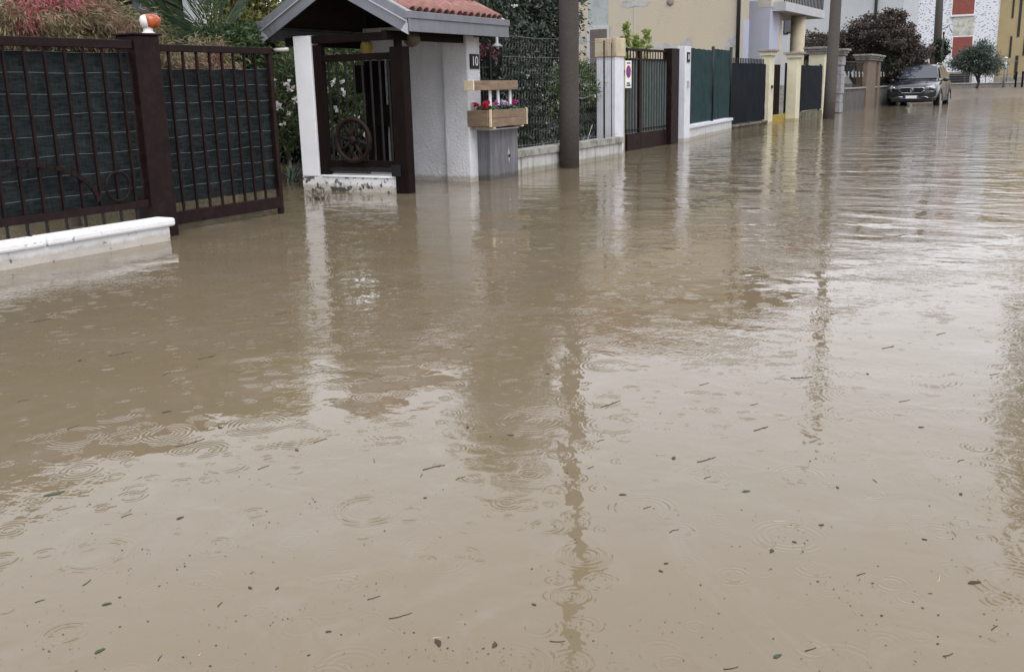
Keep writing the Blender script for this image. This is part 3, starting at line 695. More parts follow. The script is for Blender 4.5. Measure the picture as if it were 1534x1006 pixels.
foliage('foliage', lf_red, pot, [((pt.x, pt.y, pt.z), (.14, .1, .07), 1)], 26, 14, .035, .06, 21, .25, .3)
MB().lathe((pt.x, pt.y, pt.z-.11), [(.05, 0), (.07, .09)], 12).build('pot', black_metal, pot, True)

# ================================================================== CHAIN-LINK WALL AND WHAT GROWS BEHIND
wx0, wx1 = gx_1+.02, PY(928, 215, 6.25).x
wzt = PY(800, 222, 6.2).z; wzb = PY(800, 233, 6.2).z
cw = thing('boundary_wall', 'low streaked concrete wall with mossy coping under the chain-link fence', 'wall', ((wx0+wx1)/2, 6.3, 0))
n_ = 4
for k in range(n_):
    xa = wx0+(wx1-wx0)*k/n_; xb = wx0+(wx1-wx0)*(k+1)/n_-.006
    B(xa, xb, 6.18, 6.40, wzb, wzt).build('coping', coping_con, cw, bevel=.006)
B(wx0, wx1, 6.205, 6.375, -.3, wzb-.0005).build('wall_body', gravel_con, cw)
ch = thing('chain_link_fence', 'sagging chain-link fence on the low concrete wall behind the pole', 'fence', ((wx0+wx1)/2, 6.29, wzt))
fzt = PY(890, 62, 6.29).z
def chainlink(x0, x1, z0, z1, y, d=.075, r=.0007):
    mb = MB(); nx_ = int((x1-x0)/d); nz_ = int((z1-z0)/d)
    for i in range(nx_):
        for s in (0, 1):
            pts = []
            for j in range(nz_+1):
                off = (d*.5 if (j+s) % 2 else 0); pts.append((x0+i*d+(off if s == 0 else d-off if False else off), y+.008*math.sin(i*.35+j*.2)+(.003 if (j+s) % 2 else 0), z0+(z1-z0)*j/nz_))
            mb.tube(pts, r, 3, False)
    return mb
cl = chainlink(wx0, wx1-.02, wzt, fzt, 6.29).build('mesh', zinc, ch); cl['kind'] = 'stuff'
for z in (wzt+.04, fzt-.25, fzt-.01): MB().tube([(wx0+(wx1-wx0)*i/12, 6.285, z+.006*math.sin(i*1.7)) for i in range(13)], .0025, 4).build('tension_wire', zinc, ch)
for px_ in (905, ):
    x = PY(px_, 150, 6.3).x
    MB().tube([(x, 6.3, -.2), (x, 6.3, fzt+.02)], .014, 8).build('fence_post', black_metal, ch, True)
x = PY(916, 150, 6.31).x; MB().tube([(x, 6.31, -.2), (x, 6.31, fzt)], .008, 6).build('fence_post', black_metal, ch, True)

# tall utility poles
def upole(name, label, base, r0, r1, h, mat, lean=(0, 0)):
    o = thing(name, label, 'utility pole', base); b = Vector(base)
    MB().tube([b+Vector((lean[0]*k/8, lean[1]*k/8, -.4+(h+.4)*k/8)) for k in range(9)], [r0+(r1-r0)*k/8 for k in range(9)], 20).build('shaft', mat, o, True)
    t_ = b+Vector((lean[0], lean[1], h))
    B(t_.x-.04, t_.x+.04, t_.y-.45, t_.y+.45, h-.45, h-.38).build('crossarm', black_metal, o)
    for s in (-.4, 0.15, .4): MB().lathe((t_.x, t_.y+s, h-.3795), [(.03, 0), (.04, .03), (.02, .06), (.035, .09), (.01, .12)], 8).build('insulator', white_e, o, True)
    return o
g1 = G(853, 251); p1t = PY(853, 0, g1.y)
upole('utility_pole', 'thick brown-grey concrete pole standing in the water before the chain-link fence', (g1.x, g1.y, 0), .132, .128, 9.0, pole_m, (.0, -.05))
g2 = G(1241, 178); upole('utility_pole', 'slimmer grey concrete pole beside the second dark screened fence', (g2.x, g2.y, 0), .17, .12, 9.6, pole_g, (.1, -.1))

# evergreen
lf_ev = leafm('dark_evergreen_leaf', (.016, .026, .016), (.055, .072, .05), .32, .12)
ev = thing('evergreen_tree', 'tall dark glossy evergreen with small white flowers behind the chain-link fence', 'tree', (14.4, 8.2, 0))
evb = [((12.9, 7.7, 1.2), (.9, .6, 1.1), 1.4), ((13.2, 7.6, .35), (1.5, .5, .4), 1.0), ((11.9, 7.9, 1.0), (.6, .4, 1.0), .8), ((14.2, 8.1, 1.0), (1.3, .8, 1.1), 2), ((13.6, 8.1, 2.6), (1.3, .8, 1.2), 2), ((15.4, 8.3, 2.3), (1.2, .8, 1.4), 2), ((14.5, 8.3, 4.3), (1.1, .9, 1.4), 1.4), ((14.6, 8.5, 5.6), (.6, .6, .8), .5)]
o, cn = foliage('crown', lf_ev, ev, evb, 1250, 70, .11, .058, 31, .45, .2, .35)
limbs('trunk', bark, ev, (14.3, 8.2, -.3), (14.5, 8.3, 4.2), .13, cn, 3, 16)
foliage('inner_crown', lf_ev, ev, [((13.2, 8.2, 1.4), (1.9, .35, 1.5), 2), ((15.2, 8.5, 2.2), (1.6, .4, 2.0), 2), ((14.4, 8.5, 4.2), (1.0, .4, 1.2), 1)], 330, 34, .16, .15, 131, .55, .1, .05)
rngw = np.random.default_rng(8); wf = leafm('white_blossom', (.6, .58, .58), (.75, .73, .72), .6, .3)
pts = []
for k in range(46):
    c = cn[rngw.integers(len(cn))]+rngw.normal(size=3)*.1-np.array([.25, .35, 0]); pts += [c+rngw.normal(size=3)*.014 for _ in range(6)]
me = leaf_mesh('blossoms', pts, .045, rngw, .8); me.materials.append(wf); o = share('blossoms', me, ev, (0, 0, 0)); o['kind'] = 'stuff'
# shrub right of the pole
lf_sh = leafm('mid_green_leaf', (.05, .085, .03), (.13, .18, .07), .45, .25)
s_c = PY(885, 130, 7.0)
sh = thing('leafy_shrub', 'mid green leafy shrub behind the chain-link fence beside the concrete pillar', 'shrub', (s_c.x, s_c.y, 0))
o, cn = foliage('foliage', lf_sh, sh, [((s_c.x-.3, 7.1, .95), (.55, .35, .45), 2), ((s_c.x+.2, 7.0, .75), (.3, .25, .3), 1), ((s_c.x-.5, 7.2, .5), (.4, .3, .4), 1)], 190, 42, .07, .06, 33, .4, .2)
limbs('stems', bark, sh, (s_c.x-.2, 7.1, -.3), (s_c.x-.2, 7.05, .7), .025, cn, 4, 12)

# bicycle behind the pole
def bicycle(ox, oy, oz):
    o = thing('bicycle', 'old dark bicycle with white mudguards leaning behind the chain-link fence', 'bicycle', (ox, oy, oz))
    def Q(x, z, y=0): return (ox+x, oy+y, oz+z)
    for cx_ in (0, 1.06):
        wh = MB().tube([Q(cx_+.33*math.cos(a), .34+.33*math.sin(a)) for a in [2*math.pi*k/28 for k in range(28)]], .017, 6, closed=True).build('wheel', black_metal, o, True)
        sp = MB()
        for k in range(14): a = 2*math.pi*k/14; sp.tube([Q(cx_, .34), Q(cx_+.32*math.cos(a), .34+.32*math.sin(a))], .0016, 3)
        sp.build('spokes', alu, wh)
        MB().tube([Q(cx_+.36*math.cos(a), .34+.36*math.sin(a)) for a in [math.radians(20+k*14) for k in range(10)]], [.012]*10, 6).build('mudguard', black_metal, o, True)
    fr = MB()
    for p_, q_ in (((0, .34), (.45, .30)), ((0, .34), (.36, .78)), ((.45, .30), (.33, .90)), ((.45, .30), (.92, .80)), ((.36, .78), (.90, .86)), ((.88, .95), (1.06, .34))):
        fr.tube([Q(*p_), Q(*q_)], .014, 7)
    fr.build('frame', black_metal, o, True)
    MB().sphere(Q(.31, .93), (.13, .07, .035), 12, 8).build('saddle', black_metal, o, True)
    MB().tube([Q(.80, 1.0, -.26), Q(.92, 1.03, -.2), Q(.9, .98, 0), Q(.92, 1.03, .2), Q(.80, 1.0, .26)], .011, 7).build('handlebar', alu, o, True)
    MB().tube([Q(.45, .30, -.08), Q(.52, .18, -.08), Q(.52, .18, -.16)], .009, 6).build('pedal_crank', alu, o, True)
bk = PY(868, 190, 6.9); bicycle(bk.x-1.1, 6.75, -.1)
scb = PY(888, 180, 7.2)
sc = thing('covered_scooter', 'motor scooter under a black cover behind the chain-link fence', 'scooter', (scb.x, 7.4, 0))
cv = pm('black_tarpaulin', (.010, .011, .014), .35, .3, 6, bump=.02, bs=8)
MB().prism([(scb.x-.55, 7.25, .0), (scb.x-.62, 7.25, .42), (scb.x-.15, 7.25, .58), (scb.x+.15, 7.25, .88), (scb.x+.35, 7.25, .86), (scb.x+.5, 7.25, .4), (scb.x+.55, 7.25, 0)], (0, .45, 0)).build('cover', cv, sc, bevel=.05)
for dx in (-.45, .45): MB().tube([(scb.x+dx+.2*math.cos(a), 7.47, .04+.2*math.sin(a)) for a in [2*math.pi*k/20 for k in range(20)]], .05, 8, closed=True).build('wheel', black_metal, sc, True)
MB().tube([(scb.x-.5, 7.2, .1), (scb.x-.46, 7.18, .22), (scb.x-.33, 7.18, .28), (scb.x-.2, 7.18, .2)], .02, 7).build('crash_bar', alu, sc, True)
MB().prism([(scb.x+.0, 7.2, .68), (scb.x+.24, 7.2, .68), (scb.x+.24, 7.2, 1.0), (scb.x+.05, 7.2, 1.0)], (0, .02, 0)).build('windscreen', white_paint, sc)

# ================================================================== GATE 2 WITH PILLARS
YQ = 6.68
px0 = PY(907, 150, 6.42).x; px1 = PY(934.6, 150, 6.42).x
pl = thing('concrete_pillar', 'pale concrete pillar with stained yellowish block on top, left of the brown gate', 'pillar', ((px0+px1)/2, 6.5, 0))
zA = PY(925, 85, 6.42).z; zB = PY(925, 57, 6.42).z
B(px1-.33, px1, 6.42, 6.74, -.3, zA).build('shaft', pillar_w, pl, bevel=.008)
rust = pm('rust_stained_concrete', (.5, .42, .3), .85, .2, 6, streak=(.24, .13, .06), sk=(.52, .72), bump=.006, bs=40)
B(px1-.35, px1+.02, 6.40, 6.76, zA+.0005, zB).build('top_block', rust, pl, bevel=.008)

q0 = PY(938, 150, YQ).x; q1 = PY(998, 150, YQ).x; q2 = PY(1008, 150, YQ).x
gt = thing('barred_gate', 'brown metal double gate with solid lower panel carrying the no-parking sign', 'gate', ((q0+q1)/2, YQ, 0))
zt = PY(970, 74, YQ).z; z2 = PY(970, 88, YQ).z; zbt = PY(970, 197, YQ).z
B(q0, q1, YQ-.02, YQ+.02, zt-.04, zt).build('top_rail', brown_metal, gt, bevel=.003)
B(q0, q1, YQ-.018, YQ+.018, z2-.03, z2).build('upper_rail', brown_metal, gt, bevel=.003)
qm = PY(958, 150, YQ).x
B(q0, qm-.004, YQ-.022, YQ+.022, -.2, zbt).build('lower_panel', brown_metal, gt, bevel=.004)
B(qm+.004, q1, YQ-.022, YQ+.022, -.2, zbt).build('lower_panel', brown_metal, gt, bevel=.004)
B(qm-.06, qm+.06, YQ-.024, YQ+.024, zbt+.0005, zt-.0405).build('meeting_stile', brown_metal, gt, bevel=.003)
B(q0, q1, YQ-.015, YQ+.015, zbt+.05, zbt+.07).build('lower_rail', brown_metal, gt)
dk = pm('dark_green_metal', (.018, .03, .026), .45, .25, 10); lg = pm('grey_green_metal', (.10, .125, .12), .45, .2, 10)
bm1 = B(-.012, .012, -.012, .012, 0, z2-.03-zbt).mesh('bar'); bm1.materials.append(lg)
bm2 = B(-.007, .007, -.007, .007, 0, zt-.04-z2).mesh('spike_bar'); bm2.materials.append(brown_metal)
nb = 15
for k in range(nb):
    xx = q0+.05+(q1-q0-.1)*k/(nb-1)
    if abs(xx-qm) < .08: continue
    share('bar', bm1, gt, (xx, YQ, zbt)); share('spike_bar', bm2, gt, (xx, YQ, z2))
B(q0+.02, qm-.065, YQ+.026, YQ+.032, zbt+.005, z2-.02).build('backing', dk, gt); B(qm+.065, q1-.02, YQ+.026, YQ+.032, zbt+.005, z2-.02).build('backing', dk, gt)
B(q1+.003, q2+.04, YQ-.1, YQ+.06, -.3, PY(1004, 73, YQ).z).build('stile', brown_metal, gt, bevel=.006)
# sign
s0 = PY(936.5, 91, YQ-.05); s1 = PY(945.5, 132, YQ-.05)
sg = thing('no_parking_sign', 'white driveway sign with blue and red no-parking disc hung on the brown gate', 'sign', (s0.x, YQ-.05, s1.z))
sw, shh = s1.x-s0.x, s0.z-s1.z; scx = (s0.x+s1.x)/2
B(s0.x, s1.x, YQ-.055, YQ-.05, s1.z, s0.z).build('plate', white_e, sg, bevel=.001)
dc = s0.z-shh*.40; dr_ = sw*.40
MB().lathe((scx, YQ-.0555, dc), [(dr_, 0), (dr_, -.0015)], 28, 'y').build('disc_rim', red_m, sg)
MB().lathe((scx, YQ-.0575, dc), [(dr_*.78, 0), (dr_*.78, -.0015)], 28, 'y').build('disc_face', blue_m, sg)
MB().bar((scx-dr_*.55, YQ-.0605, dc+dr_*.55), (scx+dr_*.55, YQ-.0605, dc-dr_*.55), .002, dr_*.24, (.7, 0, .7)).build('disc_slash', red_m, sg)
text_obj('PASSO', sw*.2, black_metal, sg, (scx, YQ-.0565, s1.z+shh*.17), (1, 0, 0), (0, 0, 1), sx=.9); text_obj('CARRABILE', sw*.15, black_metal, sg, (scx, YQ-.0565, s1.z+shh*.09), (1, 0, 0), (0, 0, 1))
text_obj('COMUNE', sw*.14, black_metal, sg, (scx, YQ-.0565, s0.z-shh*.09), (1, 0, 0), (0, 0, 1))
# white pillar
gw = G(1031, 211); YW = 6.70
v0 = PX(1013, 150, 18.3); v1 = PX(1031, 150, 18.3)
wp0 = 18.25
yl0 = PX(1014, 150, wp0).y; yl1 = PX(1025.5, 150, wp0).y; wpx1 = PY(1034, 150, yl1).x
zt = PX(1024, 69, wp0).z
wp = thing('white_pillar', 'pale grey-white pillar with house number and intercom between brown gate and teal screen', 'pillar', (wp0+.15, (yl0+yl1)/2, 0))
B(wp0, wpx1, yl1, yl0, -.3, zt).build('shaft', pillar_w, wp, bevel=.006)
nz = PY(1031, 86, yl1).z; nx_ = PY(1030.5, 86, yl1).x
pn = B(nx_-.06, nx_+.09, yl1-.014, yl1-.001, nz-.09, nz+.09).build('number_plate', black_metal, wp)
text_obj('8', .13, white_e, pn, (nx_+.015, yl1-.0155, nz), (1, 0, 0), (0, 0, 1), 'digit')
iz = PY(1031, 126, yl1).z
B(nx_-.03, nx_+.03, yl1-.03, yl1-.001, iz-.06, iz+.06).build('intercom', alu, wp, bevel=.003)
# teal screen fence on white wall
tx0, tx1 = wpx1+.01, PY(1099, 140, 7.12).x
def ymix(x): return yl1+.05+(7.15-yl1-.05)*(x-tx0)/(tx1-tx0)
zt0, zt1 = PY(1035, 73, ymix(tx0)).z, PY(1098, 75, 7.15).z
zw = PY(1034, 188, ymix(tx0)).z
th_ = math.atan2(ymix(tx1)-ymix(tx0), tx1-tx0); LN = math.hypot(tx1-tx0, ymix(tx1)-ymix(tx0))
def along(mb):
    c_, s_ = math.cos(th_), math.sin(th_); mb.v = [(tx0+v_[0]*c_-v_[1]*s_, ymix(tx0)+v_[0]*s_+v_[1]*c_, v_[2]) for v_ in mb.v]; return mb
tw = thing('boundary_wall', 'low white streaked wall with pale coping below the teal green screen', 'wall', (tx0+2, 6.9, 0))
wall_w = pm('white_streaked_wall', (.55, .55, .55), .85, .12, 4, streak=(.25, .24, .22), sk=(.55, .75), bump=.004, bs=50, tide=.05)
along(B(0, LN, 0, .16, -.3, zw-.06)).build('wall_body', wall_w, tw); along(B(-.01, LN+.03, -.03, .19, zw-.0595, zw)).build('coping', pillar_w, tw, bevel=.006)
tf = thing('screen_fence', 'tall teal green screened fence in two panels on the white wall', 'fence', (tx0+2, 6.95, zw))
def lerp(a, b, k): return a+(b-a)*k
for k, (u, v_) in enumerate(((0.005, .545), (.56, .985))):
    along(sheet(LN*u, LN*v_, .05, zw+.02, lerp(zt0, zt1, (u+v_)/2), 24, 10, .006, 40+k)).build('screening', cloth_teal, tf, True)
for u in (.552, .995):
    along(MB().tube([(LN*u, .05, zw-.02), (LN*u, .05, lerp(zt0, zt1, u)+.06)], .035, 8)).build('fence_post', black_metal, tf, True)
lf_gr = leafm('grass_tuft', (.05, .07, .03), (.22, .24, .16), .6, .2)
# dark screen fence
ex0 = tx1+.05; yE = 7.30
ex1 = PY(1150, 130, yE).x
zt = PY(1125, 95, yE).z; zq = PY(1125, 184, yE).z
mossy = pm('mossy_dark_wall', (.17, .15, .11), .9, .35, 5, col2=(.05, .055, .03), c2s=4, c2t=(.45, .6), bump=.01, bs=30)
dw = thing('boundary_wall', 'low dark mossy wall below the blue-black screened fence', 'wall', ((ex0+ex1)/2, yE, 0))
B(ex0, ex1, yE, yE+.18, -.3, zq-.05).build('wall_body', mossy, dw); B(ex0-.02, ex1, yE-.04, yE+.2, zq-.0495, zq).build('coping', mossy, dw, bevel=.008)
df = thing('screen_fence', 'blue-black screened picket fence between teal screen and first cream pillar', 'fence', ((ex0+ex1)/2, yE+.08, zq))
sheet(ex0+.02, ex1-.02, yE+.05, zq+.03, zt, 24, 8, .006, 50).build('screening', cloth_navy, df, True)
B(ex0, ex1, yE+.07, yE+.10, zt-.06, zt-.02).build('rail', black_metal, df); B(ex0, ex1, yE+.07, yE+.10, zq+.05, zq+.09).build('rail', black_metal, df)
pk = B(-.014, .014, -.01, .01, 0, zt-zq+.12).mesh('picket'); pk.materials.append(black_metal)
for k in range(26): share('picket', pk, df, (ex0+.06+(ex1-ex0-.12)*k/25, yE+.115, zq))
# cream pillars with slab caps
def cream_pillar(label, pl_, pr_, ptop, X, split):
    ya = PX(pl_, 130, X).y; yb = PX(split, 130, X).y; xb = PY(pr_, 130, yb).x; zt = PX((pl_+split)/2, ptop, X).z
    o = thing('cream_pillar', label, 'pillar', ((X+xb)/2, (ya+yb)/2, 0), 'cream pillars beside the dark pedestrian gate')
    xb = min(xb, X+.6)
    B(X, xb, yb, ya, -.3, zt-.16).build('shaft', cream, o, bevel=.008)
    B(X-.05, xb+.05, yb-.05, ya+.05, zt-.1595, zt-.06).build('moulding', cream, o, bevel=.01)
    B(X-.10, xb+.10, yb-.10, ya+.10, zt-.0595, zt).build('cap', stone_cap, o, bevel=.008)
    return o, xb, yb, ya
Xc1 = ex1+.02
o1, xb1, yb1_, ya1 = cream_pillar('cream rendered pillar with slab cap, between blue-black fence and dark gate', 1140, 1159, 74, Xc1, 1152)
B(xb1-.25, xb1-.15, yb1_-.03, yb1_-.001, .9, .98).build('door_opener', black_metal, o1); 
Xc2 = PY(1182, 130, 7.4).x-.6
o2, xb2, yb2_, ya2 = cream_pillar('cream rendered pillar with slab cap, just beyond the yellow flood barrier', 1178, 1199, 78, Xc2+.3, 1193)
pg = thing('pedestrian_gate', 'dark slatted pedestrian gate between the two cream pillars', 'gate', ((xb1+Xc2)/2, 7.6, 0))
zt = PY(1168, 97, 7.55).z
B(xb1+.02, Xc2+.28, 7.57, 7.60, -.2, .3).build('kick_panel', dark_wood, pg)
nsl = 9
for k in range(nsl):
    xa = xb1+.02+(Xc2+.26-xb1)*k/nsl; B(xa, xa+(Xc2+.26-xb1)/nsl-.03, 7.57, 7.60, .301, zt).build('slat', dark_wood, pg)
B(xb1+.02, Xc2+.28, 7.602, 7.63, zt-.2, zt-.12).build('rail', black_metal, pg)
fbx0, fbx1 = xb1+.05, Xc2+.25
bz_ = PY(1170, 171, 7.4).z
fbr = thing('flood_barrier', 'yellow flood barrier board across the dark pedestrian gate', 'barrier', ((fbx0+fbx1)/2, 7.42, 0))
for k in range(2): B(fbx0, fbx1, 7.40, 7.44, -.25+k*.235+0.0, -.25+(k+1)*.235-.004 if k == 0 else max(bz_, .16)).build('board', yellow_m, fbr, bevel=.004)
B(fbx1-.06, fbx1, 7.37, 7.399, -.25, max(bz_, .16)+.02).build('clamp', yellow_m, fbr, bevel=.004)
# second dark screen fence
fx0 = xb2+.02; fx1 = PY(1233, 130, 7.45).x
zt = PY(1213, 98, 7.45).z; zq = PY(1215, 167, 7.45).z
dw2 = thing('boundary_wall', 'low mossy wall below the screened fence beside the slimmer pole', 'wall', ((fx0+fx1)/2, 7.5, 0))
B(fx0, fx1, 7.45, 7.63, -.3, zq).build('wall_body', mossy, dw2)
df2 = thing('screen_fence', 'blue-black screened fence between second cream pillar and slimmer pole', 'fence', ((fx0+fx1)/2, 7.5, zq))
sheet(fx0+.02, fx1-.02, 7.48, zq+.05, zt, 20, 8, .006, 53).build('screening', cloth_navy, df2, True)
B(fx0, fx1, 7.50, 7.53, zt-.08, zt-.03).build('rail', black_metal, df2)
for k in range(2): B((fx0, fx1-.06)[k], (fx0+.06, fx1)[k], 7.531, 7.58, zq, zt+.05).build('fence_post', black_metal, df2)
# third cream pillar with layered stone cap
X3 = fx1+.05
def stone_cap_pillar(name, label, X, y0, y1, xw, ztop, mat, blocks=False, group=None):
    o = thing(name, label, 'pillar', (X+xw/2, (y0+y1)/2, 0), group)
    if blocks:
        nbk = 7
        for k in range(nbk):
            z0 = -.3+(ztop-.22+.3)*k/nbk; z1 = -.3+(ztop-.22+.3)*(k+1)/nbk-.012; j = .012*((k*7) % 3-1)
            B(X+j, X+xw-j, y0+j, y1+j, z0, z1).build('stone_block', stone_blk, o, bevel=.012)
    else: B(X, X+xw, y0, y1, -.3, ztop-.2205).build('shaft', mat, o, bevel=.008)
    for k, e in enumerate((.06, .10, .15)):
        B(X-e, X+xw+e, y0-e, y1+e, ztop-.22+k*.075, ztop-.22+(k+1)*.075-.006).build('cap_slab', stone_cap, o, bevel=.01)
    return o
ztp = PY(1238, 70, 7.45).z
stone_cap_pillar('capped_pillar', 'cream pillar with layered stone cap standing behind the slimmer pole', X3, 7.45, 7.95, .4, ztp, cream)
# brown gate and stone block pillar
X4 = PY(1256, 130, 7.5).x
bgm = pm('reddish_brown_board', (.085, .035, .025), .6, .25, 5, grain=(25, 25, 2), bump=.002)
bg_ = thing('board_gate', 'reddish brown board gate beside the stone block pillar', 'gate', ((X3+X4)/2, 7.6, 0))
zt = PY(1250, 90, 7.6).z; nbd = 6
for k in range(nbd):
    xa = X3+.45+(X4-X3-.47)*k/nbd; B(xa, xa+(X4-X3-.47)/nbd-.02, 7.58, 7.62, -.2, zt).build('board', bgm, bg_, bevel=.004)
stone_cap_pillar('capped_pillar', 'pillar of rough grey stone blocks with layered stone cap', X4, 7.42, 7.85, .5, PY(1262, 73, 7.42).z, stone_blk, True)
# walls with ornate railing and wooden post pillars up to the car
X5 = PY(1296, 130, 7.6).x; X6 = PY(1309, 130, 7.6).x; X7 = PY(1345, 130, 7.7).x
grey_base = pm('dark_grey_wall', (.10, .097, .095), .85, .25, 4, streak=(.05, .05, .048), bump=.005, bs=30)
zwall = PY(1280, 131, 7.6).z; zrail = PY(1280, 92, 7.6).z
for k, (xa, xb, lab) in enumerate(((X4+.52, X5, 'stone block pillar and brown post pillar'), (X6, X7, 'brown post pillar and the parked car'))):
    o = thing('boundary_wall', 'dark grey wall between '+lab, 'wall', ((xa+xb)/2, 7.65, 0))
    B(xa, xb, 7.6, 7.8, -.3, zwall-.06).build('wall_body', grey_base, o); B(xa, xb, 7.56, 7.84, zwall-.0595, zwall).build('coping', stone_cap, o, bevel=.008)
    r_ = thing('ornate_railing', 'ornate dark iron railing with scrolls between '+lab, 'railing', ((xa+xb)/2, 7.7, zwall))
    for z in (zwall+.06, zrail-.03): B(xa, xb, 7.69, 7.71, z, z+.03).build('rail', black_metal, r_)
    nn_ = max(3, int((xb-xa)/.16))
    for q in range(nn_):
        xx = xa+(xb-xa)*(q+.5)/nn_; B(xx-.01, xx+.01, 7.711, 7.725, zwall, zrail).build('bar', black_metal, r_)
        if q % 2 == 0:
            zc_ = (zwall+zrail)/2+.12*((q//2) % 2); MB().tube([(xx+.07*math.cos(a), 7.70, zc_+.1*math.sin(a)) for a in [2*math.pi*j/12 for j in range(12)]], .01, 5, closed=True).build('scroll', alu if q % 4 == 0 else black_metal, r_, True)
tanp = pm('brown_grey_pillar', (.17, .13, .10), .8, .2, 5, streak=(.10, .075, .055), bump=.004, bs=30)
stone_cap_pillar('capped_pillar', 'brown-grey pillar with layered stone cap between ornate railings', X5, 7.55, 7.95, X6-X5, PY(1290, 80, 7.55).z, tanp)
stone_cap_pillar('capped_pillar', 'brown-grey pillar with layered stone cap close to the parked car', X6+.55, 7.55, 7.95, .45, PY(1305, 82, 7.55).z, tanp)

